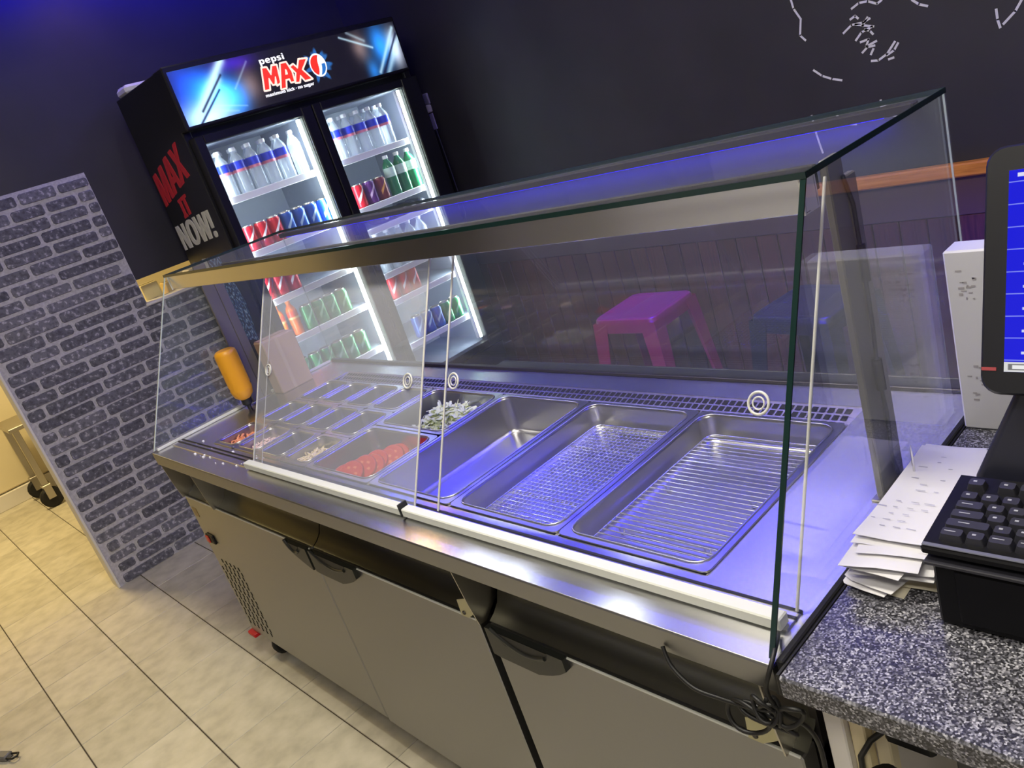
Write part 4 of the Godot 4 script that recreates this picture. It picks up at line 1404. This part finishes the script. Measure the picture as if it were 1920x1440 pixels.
func build_pans():
	var y := DECK + 0.004
	var zc := (WZ0 + WZ1) / 2
	var ln := WZ0 - WZ1 - 0.004
	var xs := []
	for k in 4:
		xs.append(WX1 - 0.1625 - 0.325 * k)
	make_pan("food_pan", "long shallow steel pan with a wire cooling rack, nearest the till", "", 0.322, ln, 0.060, 0.03, Vector3(xs[0], y, zc))
	make_pan("food_pan", "long shallow steel pan with a fine mesh rack, second from the till", "", 0.322, ln, 0.060, 0.03, Vector3(xs[1], y, zc))
	make_pan("food_pan", "long deep empty steel pan between the mesh rack pan and the lettuce", "", 0.322, ln, 0.10, 0.03, Vector3(xs[2], y, zc))
	var lh := ln / 2
	make_pan("food_pan", "half-size steel pan holding red tomato slices", "", 0.322, lh - 0.002, 0.10, 0.028, Vector3(xs[3], y, WZ0 - lh / 2))
	make_pan("food_pan", "half-size steel pan of shredded lettuce at the back", "", 0.322, lh - 0.002, 0.10, 0.028, Vector3(xs[3], y, WZ1 + lh / 2))
	var sx := (WX0 - (WX0 + 0.645)) / 4.0
	var sz := ln / 3.0
	var proto: Node3D
	var col_names := ["the yellow bottle's end", "second from the yellow bottle's end", "third from the yellow bottle's end", "beside the half-size pans"]
	var row_names := ["front row", "middle row", "back row"]
	for r in 3:
		for k in 4:
			var at := Vector3(WX0 + absf(sx) * (k + 0.5), y, WZ0 - sz * (r + 0.5))
			var hold := ""
			if r == 0:
				hold = ["with relish ", "with onion ", "", "with cheese "][k]
			var lab := "steel insert pan %sin the %s, %s" % [hold, row_names[r], col_names[k] if k else "at the yellow bottle's end"]
			if proto == null:
				proto = make_pan("insert_pan", lab, "small insert pans", absf(sx) - 0.002, sz - 0.002, 0.075, 0.022, at)
			else:
				copy_of(proto, at, lab, "small insert pans")
	rack(xs[0], y - 0.036, zc, 0.258, ln - 0.070, 0.0135, false, "steel wire cooling rack with straight bars in the pan nearest the till")
	rack(xs[1], y - 0.042, zc, 0.250, ln - 0.075, 0.0125, true, "fine steel mesh rack in the second pan from the till")
	# lettuce: one heap nobody could count
	var le := MB.new()
	for i in 420:
		var u := rng.randf_range(-1, 1)
		var v := rng.randf_range(-1, 1)
		var hgt := -0.045 + 0.04 * (1 - u * u * 0.6) * (1 - v * v) + rng.randf_range(-0.006, 0.006)
		var p := Vector3(xs[3] + 0.03 + u * 0.085, y + hgt, WZ1 + lh * 0.47 + v * 0.072)
		var dir := Vector3(rng.randf_range(-1, 1), rng.randf_range(-0.3, 0.5), rng.randf_range(-1, 1)).normalized() * rng.randf_range(0.012, 0.028)
		var bend := Vector3(rng.randf_range(-1, 1), rng.randf_range(0, 1), rng.randf_range(-1, 1)) * 0.006
		var sd := dir.cross(Vector3.UP).normalized() * rng.randf_range(0.0025, 0.005) + Vector3(0, rng.randf_range(-0.002, 0.002), 0)
		le.loft([[p - dir - sd, p - dir + sd], [p + bend - sd, p + bend + sd], [p + dir - sd, p + dir + sd]], false)
	var lm := mat(rgb(226, 232, 184), 0.6)
	lm.backlight_enabled = true
	lm.backlight = Color(0.4, 0.45, 0.25)
	var lettuce := obj("shredded_lettuce", le, lm)
	lettuce.set_meta("kind", "stuff")
	tag(lettuce, "pale green shredded lettuce heaped in the back half-size pan", "lettuce")
	# tomato slices overlapping along the pan
	var tomato: Node3D
	for i in 9:
		var p := Vector3(xs[3] - 0.075 + 0.010 * i + 0.008 * sin(i * 2.2), y - 0.052 + 0.005 * (i % 2), WZ0 - 0.058 - 0.0170 * i)
		var lab := "%s red tomato slice from the front of the half-size pan" % ORD[i]
		if tomato == null:
			tomato = thing("tomato_slice", lab, "tomato slice", p, "tomato slices in the pan")
			tomato.set_meta("stem", "tomato_slice")
			var m := MB.new()
			m.lathe([Vector2(0.033, -0.003), Vector2(0.037, 0.0), Vector2(0.033, 0.003)], Vector3.ZERO, 18)
			obj("flesh", m, mat(rgb(196, 30, 26), 0.3), tomato, true)
			var s := MB.new()
			for k in 5:
				var w := TAU * k / 5
				s.box(Vector3(cos(w) * 0.016, 0.0032, sin(w) * 0.016), Vector3(0.009, 0.001, 0.007), 0.0004)
			obj("seed_chamber_pattern", s, mat(rgb(226, 110, 66), 0.3), tomato, true)
		else:
			copy_of(tomato, p, lab, "tomato slices in the pan")
		var me: Node3D = tomato if i == 0 else get_child(get_child_count() - 1)
		me.rotation = Vector3(0.55, 0.1 * (i % 3), -0.35 + 0.08 * (i % 3 - 1))
	# shredded fillings in the front insert pans
	for f in [[0, rgb(226, 150, 104), "orange relish", "relish"], [1, rgb(226, 196, 190), "chopped pink onion", "onion"], [3, rgb(232, 214, 168), "pale grated cheese", "cheese"]]:
		var m := MB.new()
		var cx: float = WX0 + absf(sx) * (f[0] + 0.5)
		for i in 200:
			var u := rng.randf_range(-1, 1)
			var v := rng.randf_range(-1, 1)
			var p := Vector3(cx + u * 0.052, y - 0.034 + 0.012 * (1 - v * v) + rng.randf_range(-0.004, 0.004), WZ0 - sz / 2 + v * 0.052)
			var dir := Vector3(rng.randf_range(-1, 1), rng.randf_range(-0.2, 0.2), rng.randf_range(-1, 1)).normalized() * rng.randf_range(0.006, 0.013)
			m.tube([p - dir, p + dir], 0.0026, 5)
		m.box(Vector3(cx, y - 0.052, WZ0 - sz / 2), Vector3(0.104, 0.034, 0.104), 0.006)
		var o := obj("filling", m, mat(f[1], 0.6))
		o.set_meta("kind", "stuff")
		tag(o, "%s in a front-row insert pan" % f[2], f[3])


func rack(cx: float, y: float, cz: float, w: float, l: float, step: float, mesh: bool, label: String):
	var o := thing("wire_rack", label, "wire rack", Vector3(cx, y, cz))
	var fr := MB.new()
	var ring := []
	for p in rounded(cx - w / 2, cx + w / 2, cz - l / 2, cz + l / 2, 0.02, y):
		if ring.is_empty() or (ring[-1] as Vector3).distance_to(p) > 0.0005:
			ring.append(p)
	fr.tube(ring, 0.0024, 6, true)
	obj("frame", fr, M.wire, o)
	var n := int((l - 0.02) / step)
	if mesh:
		var m := MB.new()
		for i in n:
			var z := cz - l / 2 + 0.01 + step * (i + 0.5)
			m.tube([Vector3(cx - w / 2, y + 0.001, z), Vector3(cx + w / 2, y + 0.001, z)], 0.0013, 4)
		for i in int(w / step):
			var x := cx - w / 2 + step * (i + 0.5)
			m.tube([Vector3(x, y - 0.0005, cz - l / 2), Vector3(x, y - 0.0005, cz + l / 2)], 0.0013, 4)
		obj("mesh", m, M.wire, o)
	else:
		for i in n:
			var b := MB.new()
			var z := cz - l / 2 + 0.01 + step * (i + 0.5)
			b.tube([Vector3(cx - w / 2, y + 0.001, z), Vector3(cx + w / 2, y + 0.001, z)], 0.0016, 5)
			obj("bar", b, M.wire, o)
	for z in [cz - l / 4, cz + l / 4]:
		var s := MB.new()
		s.tube([Vector3(cx - w / 2, y - 0.003, z), Vector3(cx + w / 2, y - 0.003, z)], 0.002, 6)
		obj("cross_bar", s, M.wire, o)
	for q in [[-0.36, -0.36], [0.36, -0.36], [-0.36, 0.36], [0.36, 0.36], [-0.36, 0.0], [0.36, 0.0]]:
		var s := MB.new()
		var p := Vector3(cx + q[0] * w, y, cz + q[1] * l)
		s.tube([p + Vector3(-0.006, 0.001, 0), p + Vector3(-0.004, -0.014, 0), p + Vector3(0.004, -0.014, 0), p + Vector3(0.006, 0.001, 0)], 0.0016, 6)
		obj("foot", s, M.wire, o)


# ---------------------------------------------------------------- customer side

func build_customer_area():
	stool("bar_stool", "red metal stool with square seat, lit violet from above", Vector3(-2.21, 0, -2.54), 0.04, mat(rgb(140, 14, 60), 0.3))
	stool("bar_stool", "black metal stool with square seat beside the red one", Vector3(-1.43, 0, -2.53), -0.12, mat(rgb(22, 22, 28), 0.35, 0.1))
	# panel hung under the glass case on the customer side holds the LED tape
	var o := thing("led_tape", "blue glowing LED tape under the counter's customer-side overhang", "LED tape", Vector3(-1.2, 0.872, -1.44))
	obj("led_channel", span(Vector3(-1.90, 0.870, -1.475), Vector3(-0.52, 0.898, -1.423), 0.002), M.steel_dark, o)
	obj("lip", span(Vector3(-1.90, 0.860, -1.480), Vector3(-0.52, 0.898, -1.4755), 0.001), M.steel_dark, o)
	obj("led_strip", span(Vector3(-1.86, 0.864, -1.462), Vector3(-0.56, 0.870, -1.446), 0.001), glow(Color(0.12, 0.05, 1.0), 5.0), o)
	# squeezy bottle upside down at the far end of the deck
	var m := thing("sauce_bottle", "yellow squeeze bottle standing upside down on its black nozzle", "sauce bottle", Vector3(-2.82, DECK, -1.005))
	var p := Vector3(-2.82, DECK, -1.005)
	var b := MB.new()
	b.lathe([Vector2(0.018, 0.04), Vector2(0.034, 0.055), Vector2(0.039, 0.075), Vector2(0.040, 0.085), Vector2(0.038, 0.09), Vector2(0.0405, 0.10), Vector2(0.0405, 0.215), Vector2(0.038, 0.228), Vector2(0.030, 0.234)], p, 24)
	obj("bottle_body", b, mat(rgb(226, 158, 28), 0.4), m)
	var c := MB.new()
	c.lathe([Vector2(0.007, 0.0), Vector2(0.008, 0.012), Vector2(0.013, 0.016), Vector2(0.019, 0.022), Vector2(0.019, 0.042)], p, 18)
	obj("nozzle", c, M.black, m)
	# tan box standing at the far end
	var x := thing("cardboard_box", "plain tan cardboard box standing at the counter's far end", "box", Vector3(-2.815, DECK, -1.17))
	obj("box_body", span(Vector3(-2.85, DECK, -1.26), Vector3(-2.775, 1.105, -1.126), 0.003), mat(rgb(176, 146, 118), 0.8), x)
	obj("flap", span(Vector3(-2.848, 1.105, -1.245), Vector3(-2.81, 1.108, -1.13)), mat(rgb(160, 130, 104), 0.8), x)
	obj("tape", span(Vector3(-2.7755, DECK + 0.002, -1.190), Vector3(-2.7742, 1.104, -1.176)), mat(rgb(186, 160, 130), 0.4), x)
	# socket high on the wall beside the fridge, with its plug and cord
	var k := thing("wall_socket", "white wall socket with plug high beside the fridge", "socket", Vector3(-3.74, 1.75, BACK_Z))
	obj("plate", span(Vector3(-3.775, 1.74, BACK_Z - 0.001), Vector3(-3.735, 1.80, BACK_Z + 0.012), 0.003), mat(rgb(150, 146, 160), 0.5), k)
	obj("plug", span(Vector3(-3.785, 1.695, BACK_Z), Vector3(-3.735, 1.738, BACK_Z + 0.04), 0.006), mat(rgb(190, 186, 170), 0.5), k)
	obj("tag", span(Vector3(-3.78, 1.60, BACK_Z), Vector3(-3.745, 1.69, BACK_Z + 0.006), 0.002), mat(rgb(170, 165, 205), 0.6), k)
	var cd := MB.new()
	cd.tube([Vector3(-3.755, 1.60, BACK_Z + 0.008), Vector3(-3.75, 1.4, BACK_Z + 0.006), Vector3(-3.745, 1.1, BACK_Z + 0.006), Vector3(-3.75, 0.98, BACK_Z + 0.045), Vector3(-3.78, 0.3, BACK_Z + 0.03)], 0.004, 6)
	obj("cord", cd, mat(rgb(60, 62, 74), 0.6), k)


func stool(called: String, label: String, at: Vector3, turn: float, m: Material):
	var o := thing(called, label, "stool", at)
	o.rotation.y = turn
	var h := 0.66
	var s := MB.new()
	var half := 0.158
	s.loft([rounded(-half - 0.004, half + 0.004, -half - 0.004, half + 0.004, 0.035, h - 0.03), rounded(-half - 0.002, half + 0.002, -half - 0.002, half + 0.002, 0.035, h - 0.008), rounded(-half + 0.006, half - 0.006, -half + 0.006, half - 0.006, 0.03, h), rounded(-half + 0.03, half - 0.03, -half + 0.03, half - 0.03, 0.02, h - 0.004)], true, true)
	s.poly(rounded(-half + 0.03, half - 0.03, -half + 0.03, half - 0.03, 0.02, h - 0.004), Vector3.UP)
	s.poly(rounded(-half, half, -half, half, 0.03, h - 0.03), Vector3.DOWN)
	obj("seat", s, m, o, true)
	for sx in [-1, 1]:
		for sz in [-1, 1]:
			var l := MB.new()
			# folded sheet legs: wide at the top, narrow at the foot, an angle in section
			for ax in 2:
				var top_w := 0.075
				var low_w := 0.035
				var t := Vector3(sx * (half + 0.004), h - 0.02, sz * (half + 0.004))
				var f := Vector3(sx * (half + 0.055), 0.0, sz * (half + 0.055))
				var along := Vector3(-sx, 0, 0) if ax == 0 else Vector3(0, 0, -sz)
				var out := Vector3(0, 0, sz) if ax == 0 else Vector3(sx, 0, 0)
				var q := [t, t + along * top_w, f + along * low_w, f]
				var inn := []
				for p in q:
					inn.append(p - out * 0.003)
				l.poly(q, out)
				l.poly(inn, -out)
				l.poly([q[1], q[2], inn[2], inn[1]], along)
				l.poly([q[2], q[3], inn[3], inn[2]], Vector3.DOWN)
			obj("leg", l, m, o, true)
	for sg in [1, -1]:
		var r := MB.new()
		var f := half + 0.035
		r.tube([Vector3(-f, 0.25, sg * f), Vector3(f, 0.25, -sg * f)], 0.007, 8)
		obj("cross_brace", r, m, o, true)
	for sg in [1, -1]:
		var r := MB.new()
		r.box(Vector3(0, h - 0.045, sg * (half + 0.002)), Vector3(half * 2, 0.04, 0.003), 0.001)
		r.box(Vector3(sg * (half + 0.002), h - 0.045, 0), Vector3(0.003, 0.04, half * 2), 0.001)
		obj("skirt", r, m, o, true)


# ---------------------------------------------------------------- the till corner

func build_till_corner():
	# granite-look worktop
	var w := thing("worktop", "speckled grey granite-look worktop beside the glass case", "worktop", Vector3(0.1, 0.866, -1.0))
	var wt := MB.new()
	wt.box(Vector3(0.10, 0.883, -1.03), Vector3(1.196, 0.034, 0.79), 0.003)
	obj("slab", wt, M.granite, w)
	obj("edge_strip", span(Vector3(-0.5, 0.868, -1.42), Vector3(-0.4965, 0.9015, -0.637)), M.black, w)
	var cab := thing("till_cabinet", "open-fronted pale cabinet under the granite-look worktop", "cabinet", Vector3(0.1, 0, -1.0))
	obj("end_panel", span(Vector3(-0.485, 0, -1.40), Vector3(-0.458, 0.866, -0.69), 0.002), M.white_trim, cab)
	obj("batten", span(Vector3(-0.457, 0.0, -0.72), Vector3(-0.436, 0.866, -0.70), 0.002), mat(rgb(222, 208, 168), 0.6), cab)
	obj("batten", span(Vector3(-0.434, 0.0, -0.735), Vector3(-0.414, 0.866, -0.715), 0.002), mat(rgb(226, 214, 180), 0.6), cab)
	obj("end_panel", span(Vector3(0.66, 0, -1.40), Vector3(0.69, 0.866, -0.69), 0.002), M.white_trim, cab)
	obj("back_panel", span(Vector3(-0.458, 0, -1.0), Vector3(0.66, 0.866, -0.98), 0.002), mat(rgb(120, 122, 126), 0.6), cab)
	obj("shelf", span(Vector3(-0.413, 0.42, -0.98), Vector3(0.66, 0.44, -0.72), 0.002), M.white_trim, cab)
	var ad := thing("power_adapter", "black power adapter block fixed under the worktop edge", "adapter", Vector3(-0.39, 0.8, -0.72))
	obj("block", span(Vector3(-0.412, 0.775, -0.78), Vector3(-0.352, 0.812, -0.70), 0.005), M.plastic_black, ad)
	obj("bracket", span(Vector3(-0.40, 0.812, -0.76), Vector3(-0.365, 0.866, -0.74), 0.002), M.plastic_black, ad)
	var ld := MB.new()
	ld.tube([Vector3(-0.411, 0.79, -0.71), Vector3(-0.43, 0.77, -0.70), Vector3(-0.445, 0.74, -0.695), Vector3(-0.447, 0.70, -0.695)], 0.004, 8)
	obj("lead", ld, M.cable, ad)
	var pl := thing("round_plug", "round black plug hanging on a looped cable under the worktop", "plug", Vector3(-0.40, 0.72, -0.71))
	var pm := MB.new()
	pm.xf = Transform3D(Basis(Vector3(0, 0, 1), 0.5), Vector3(-0.40, 0.715, -0.672))
	pm.lathe([Vector2(0.012, -0.05), Vector2(0.016, -0.03), Vector2(0.028, -0.02), Vector2(0.03, 0.02), Vector2(0.026, 0.03)], Vector3.ZERO, 18)
	obj("plug_body", pm, M.plastic_black, pl)
	var cl := MB.new()
	cl.tube([Vector3(-0.425, 0.68, -0.672), Vector3(-0.40, 0.63, -0.68), Vector3(-0.34, 0.64, -0.70), Vector3(-0.30, 0.70, -0.72), Vector3(-0.32, 0.78, -0.8), Vector3(-0.36, 0.84, -0.9), Vector3(-0.36, 0.86, -0.97)], 0.0045, 8)
	obj("lead", cl, M.cable, pl)
	cables()
	till()
	receipts()


func cables():
	var c := thing("black_cable", "tangle of thin black cable looped over the counter's corner", "cable", Vector3(-0.52, 0.83, -0.63))
	var a := MB.new()
	a.tube(smooth([Vector3(-0.53, 0.905, -0.70), Vector3(-0.512, 0.915, -0.662), Vector3(-0.51, 0.90, -0.638), Vector3(-0.518, 0.872, -0.634), Vector3(-0.512, 0.845, -0.636), Vector3(-0.505, 0.825, -0.645), Vector3(-0.49, 0.80, -0.66), Vector3(-0.485, 0.76, -0.67), Vector3(-0.485, 0.70, -0.67)]), 0.0032, 8)
	obj("strand", a, M.cable, c)
	var b := MB.new()
	b.tube(smooth([Vector3(-0.69, 0.868, -0.646), Vector3(-0.675, 0.845, -0.637), Vector3(-0.64, 0.825, -0.632), Vector3(-0.60, 0.822, -0.634), Vector3(-0.56, 0.826, -0.634), Vector3(-0.53, 0.835, -0.632), Vector3(-0.51, 0.84, -0.634)]), 0.0032, 8)
	obj("strand", b, M.cable, c)
	var loops := [[Vector3(-0.56, 0.807, -0.634), 0.032, 0.026, 0.3], [Vector3(-0.522, 0.833, -0.632), 0.018, 0.012, 1.2], [Vector3(-0.515, 0.836, -0.636), 0.022, 0.008, 1.7], [Vector3(-0.528, 0.838, -0.63), 0.014, 0.02, 0.5], [Vector3(-0.492, 0.840, -0.634), 0.024, 0.012, 0.8], [Vector3(-0.53, 0.815, -0.637), 0.04, 0.01, -0.2]]
	for l in loops:
		var m := MB.new()
		var pts := []
		for k in 24:
			var w := TAU * k / 24
			var e := Vector2(cos(w) * l[1], sin(w) * l[2]).rotated(l[3])
			pts.append(l[0] + Vector3(e.x, e.y, 0.004 * sin(w * 2.0)))
		m.tube(pts, 0.0032, 8, true)
		obj("loop", m, M.cable, c)


func smooth(pts: Array) -> Array:
	var cv := Curve3D.new()
	cv.bake_interval = 0.006
	for i in pts.size():
		var t := Vector3.ZERO
		if i > 0 and i < pts.size() - 1:
			t = (pts[i + 1] - pts[i - 1]) / 6.0
		cv.add_point(pts[i], -t, t)
	return Array(cv.get_baked_points())


func till():
	# cash drawer
	var d := thing("cash_drawer", "black cash drawer unit on the worktop under the keyboard", "cash drawer", Vector3(-0.12, DECK, -0.98))
	var x0 := -0.366
	obj("case", span(Vector3(x0, DECK + 0.001, -1.16), Vector3(0.10, 1.0, -0.80), 0.004), M.plastic_black, d)
	obj("drawer_front", span(Vector3(x0 + 0.025, DECK + 0.012, -0.802), Vector3(0.09, 0.99, -0.795), 0.003), M.plastic_black, d)
	obj("top_lip", span(Vector3(x0 - 0.004, 0.996, -0.806), Vector3(0.10, 1.001, -0.788), 0.001), mat(rgb(46, 46, 54), 0.35), d)
	# keyboard
	var kx := -0.372
	var k := thing("keyboard", "black till keyboard with white-printed keys on the cash drawer", "keyboard", Vector3(-0.17, 1.0, -0.87))
	var tilt := 0.10
	var kb := Basis(Vector3.RIGHT, tilt)
	var org := Vector3(kx, 1.018, -0.797)
	var frame := Transform3D(kb, org)
	var body := MB.new()
	body.xf = frame
	body.slab(PackedVector2Array([Vector2(0, -0.014), Vector2(0.46, -0.014), Vector2(0.46, 0.002), Vector2(0, 0.002)]), 2, -0.137, -0.001)
	body.box(Vector3(0.23, -0.004, 0.002), Vector3(0.462, 0.012, 0.008), 0.003)
	obj("base", body, M.plastic_black, k)
	obj("riser", span(Vector3(kx + 0.02, 1.0, -0.95), Vector3(0.07, 1.012, -0.82)), M.black, k)
	var fl := MB.new()
	fl.xf = frame
	fl.box(Vector3(0.23, 0.0035, 0.001), Vector3(0.458, 0.002, 0.006), 0.0008)
	obj("front_bevel", fl, mat(rgb(96, 98, 112), 0.35), k)
	var rows := [[1.25, 1.0, 1.25, 1.25, 5.0, 1.25, 1.25, 1.0, 1.25], [2.25, 1, 1, 1, 1, 1, 1, 1, 1, 1, 1, 2.5], [1.75, 1, 1, 1, 1, 1, 1, 1, 1, 1, 1, 2.0], [1.5, 1, 1, 1, 1, 1, 1, 1, 1, 1, 1, 1, 1.5], [1, 1, 1, 1, 1, 1, 1, 1, 1, 1, 1, 1, 2.0], [1.0, 0.5, 1, 1, 1, 1, 0.5, 1, 1, 1, 1, 0.4, 1, 1, 1, 1]]
	var z := -0.019
	for r in 6:
		var x := 0.014
		for i in rows[r].size():
			var wd: float = rows[r][i] * 0.0225
			var skip: bool = r == 5 and rows[r][i] <= 0.5
			if not skip and x + wd < 0.46:
				var m := MB.new()
				m.xf = frame
				var lo := rounded(x + 0.0008, x + wd - 0.0008, z - 0.0082, z + 0.0082, 0.002, 0.002, 2)
				var hi := rounded(x + 0.003, x + wd - 0.003, z - 0.0066, z + 0.006, 0.002, 0.0105, 2)
				m.loft([lo, hi], true, true)
				m.poly(hi, Vector3.UP)
				var key := obj("key", m, M.plastic_key, k)
				if x < 0.2:
					var mk := MB.new()
					mk.xf = frame
					mk.box(Vector3(x + wd * 0.42, 0.0107, z - 0.001), Vector3(0.004 if wd < 0.024 else 0.012, 0.0003, 0.0026 if wd < 0.024 else 0.0012))
					obj("key_print", mk, M.key_print, key)
			x += wd
		z -= 0.0176 if r < 4 else 0.027
		z -= 0.0
	# monitor and its wedge stand
	var mo := thing("till_monitor", "black touchscreen till monitor showing a blue menu", "monitor", Vector3(-0.12, 1.03, -1.03))
	var lean := 0.38
	var mb := Basis(Vector3.RIGHT, -lean)
	var mx := -0.345
	var mf := Transform3D(mb, Vector3(mx, 1.142, -0.952))
	var cas := MB.new()
	cas.xf = mf
	var mw := 0.40
	var mh := 0.293
	var front := []
	var back := []
	for p in rounded(0, mw, 0, mh, 0.022, 0.0, 6):
		front.append(Vector3(p.x, p.z, 0.0))
		back.append(Vector3(p.x, p.z, -0.035))
	var edge := []
	for p in rounded(0.003, mw - 0.003, 0.003, mh - 0.003, 0.02, 0.0, 6):
		edge.append(Vector3(p.x, p.z, 0.004))
	cas.loft([back, front, edge], true, false)
	cas.poly(edge, Vector3.BACK)
	cas.poly(back, Vector3.FORWARD)
	obj("casing", cas, mat(rgb(12, 13, 22), 0.42), mo)
	var sc := MB.new()
	sc.xf = mf
	var bz := 0.026
	sc.poly([Vector3(bz, 0.028, 0.0046), Vector3(mw - 0.026, 0.028, 0.0046), Vector3(mw - 0.026, 0.263, 0.0046), Vector3(bz, 0.263, 0.0046)], Vector3.BACK)
	sc.u = PackedVector2Array([Vector2(0, 1), Vector2(1, 1), Vector2(1, 0), Vector2(0, 0)])
	var sm := mat(Color(0.02, 0.02, 0.03), 0.2)
	sm.emission_enabled = true
	sm.emission = Color(0, 0, 0)
	sm.emission_texture = ImageTexture.create_from_image(menu_print())
	sm.emission_energy_multiplier = 0.9
	obj("screen", sc, sm, mo)
	var mkb := MB.new()
	mkb.xf = mf
	mkb.box(Vector3(0.010, 0.031, 0.0045), Vector3(0.016, 0.004, 0.0008))
	obj("badge", mkb, mat(rgb(150, 60, 66), 0.5), mo)
	var st := MB.new()
	var low := rounded(-0.368, 0.0, -1.14, -0.948, 0.01, 1.001, 3)
	var mid := rounded(-0.364, -0.01, -1.13, -0.950, 0.01, 1.02, 3)
	var high := rounded(-0.310, -0.05, -1.10, -0.985, 0.01, 1.15, 3)
	st.loft([low, mid, high], true, false)
	st.poly(high, Vector3.UP)
	obj("stand", st, mat(rgb(30, 31, 44), 0.35), mo)
	# white upright panel behind
	var p := thing("white_upright", "scuffed white upright box standing behind the till monitor", "box", Vector3(-0.40, DECK, -1.31))
	obj("body", span(Vector3(-0.496, DECK + 0.001, -1.335), Vector3(-0.30, 1.216, -1.284), 0.003), mat(rgb(206, 206, 212), 0.5), p)
	var sf := MB.new()
	for i in 26:
		var q := Vector3(-0.468 + rng.randf_range(-0.012, 0.014), [1.175, 1.165, 1.0, 0.985][i % 4] + rng.randf_range(-0.03, 0.018), -1.2836)
		sf.box(q, Vector3(rng.randf_range(0.002, 0.009), rng.randf_range(0.001, 0.004), 0.0004))
	obj("scuff_pattern", sf, mat(rgb(164, 160, 164), 0.8), p).set_meta("kind", "stuff")


func menu_print() -> Image:
	var W := 320
	var H := 512
	var im := Image.create(W, H, false, Image.FORMAT_RGB8)
	im.fill(rgb(16, 20, 226))
	var rows := 8
	for r in rows + 1:
		im.fill_rect(Rect2i(0, int(r * 56.5) + 28, W, 3), rgb(130, 140, 245))
	for r in rows:
		for c in 5:
			var x := 14 + c * 62
			var y := int(r * 56.5) + 40
			im.fill_rect(Rect2i(x + 10, y, 14, 13), rgb(225, 230, 255))
			im.fill_rect(Rect2i(x + 2, y + 24, 40, 7), rgb(210, 218, 255))
			if c:
				im.fill_rect(Rect2i(x - 12, y - 12, 3, 56), rgb(90, 100, 235))
	im.fill_rect(Rect2i(8, 8, 12, 10), rgb(230, 232, 255))
	im.fill_rect(Rect2i(0, H - 26, W, 26), rgb(226, 226, 226))
	im.fill_rect(Rect2i(4, H - 21, 20, 16), rgb(120, 120, 120))
	im.fill_rect(Rect2i(8, H - 18, 12, 10), rgb(245, 245, 245))
	return im


func receipts():
	# a pile of slips pushed down on a spike
	var base := Vector3(-0.470, DECK, -0.985)
	var n := 18
	var proto_w := 0.085
	for i in n:
		var o := Node3D.new()
		var top := i == n - 1
		var lab: String
		if top:
			lab = "topmost white till slip with grey printing on the spike"
		elif i == 0:
			lab = "lowest cream slip of the pile beside the till drawer"
		else:
			lab = "%s till slip up from the lowest in the pile on the spike" % ["second", "third", "fourth", "fifth", "sixth", "seventh", "eighth", "ninth", "tenth", "eleventh", "twelfth", "thirteenth", "fourteenth", "fifteenth", "sixteenth", "seventeenth"][i - 1]
		o = thing("till_slip", lab, "paper slip", base, "till slips on the spike")
		var m := MB.new()
		var y := DECK + 0.0015 + 0.0030 * i
		var turn := rng.randf_range(-0.22, 0.22) if not top else 0.04
		var w := rng.randf_range(0.09, 0.125) if not top else 0.12
		var l := rng.randf_range(0.24, 0.31) if not top else 0.25
		var off := Vector3(rng.randf_range(-0.006, 0.022), 0, rng.randf_range(-0.015, 0.02)) if not top else Vector3(0.014, 0, -0.012)
		var curl := rng.randf_range(-0.004, 0.006)
		var top_rows := []
		var low_rows := []
		for r in 7:
			var a := []
			var b := []
			for c in 5:
				var u := c / 4.0 - 0.5
				var v := r / 6.0 - 0.5
				var p := Vector3(u * w, 0, v * l).rotated(Vector3.UP, turn)
				p += base + off
				p.y = y + maxf(0.0, curl) * 4.0 * v * v * (1.0 if v < 0 else 0.5) + 0.0012 * sin(u * 6.0 + i) + 0.001 * sin(v * 9.0 + i * 2.0)
				p.y = maxf(p.y, DECK + 0.0008)
				# the case's end pane stops the pile on that side
				p.x = maxf(p.x, CX1 + 0.014)
				a.append(p)
				b.append(p - Vector3(0, 0.0004, 0))
			top_rows.append(a)
			low_rows.append(b)
		m.loft(top_rows, false, true)
		m.loft(low_rows, false, false)
		obj("sheet", m, M.paper_cream if i < 3 else M.paper, o)
		if top:
			var ink := MB.new()
			for r in 13:
				if r in [3, 7]:
					continue
				for q in 4:
					var zz := -0.10 + 0.016 * r
					var x0 := -0.042 + 0.02 * q + rng.randf_range(0, 0.005)
					var p := Vector3(x0, 0, zz).rotated(Vector3.UP, turn) + base + off
					if rng.randf() < 0.75 and p.x > CX1 + 0.02:
						ink.box(Vector3(p.x, y + 0.0022, p.z), Vector3(rng.randf_range(0.005, 0.014), 0.0002, 0.0011))
			obj("print_lettering", ink, M.ink, o).set_meta("kind", "stuff")
	var s := thing("paper_spike", "thin steel spike rising through the pile of till slips", "spike", Vector3(-0.484, DECK, -1.05))
	var m := MB.new()
	m.lathe([Vector2(0.0018, 0.0), Vector2(0.0018, 0.085), Vector2(0.0003, 0.102)], Vector3(-0.484, DECK, -1.05), 10)
	obj("needle", m, M.wire, s)
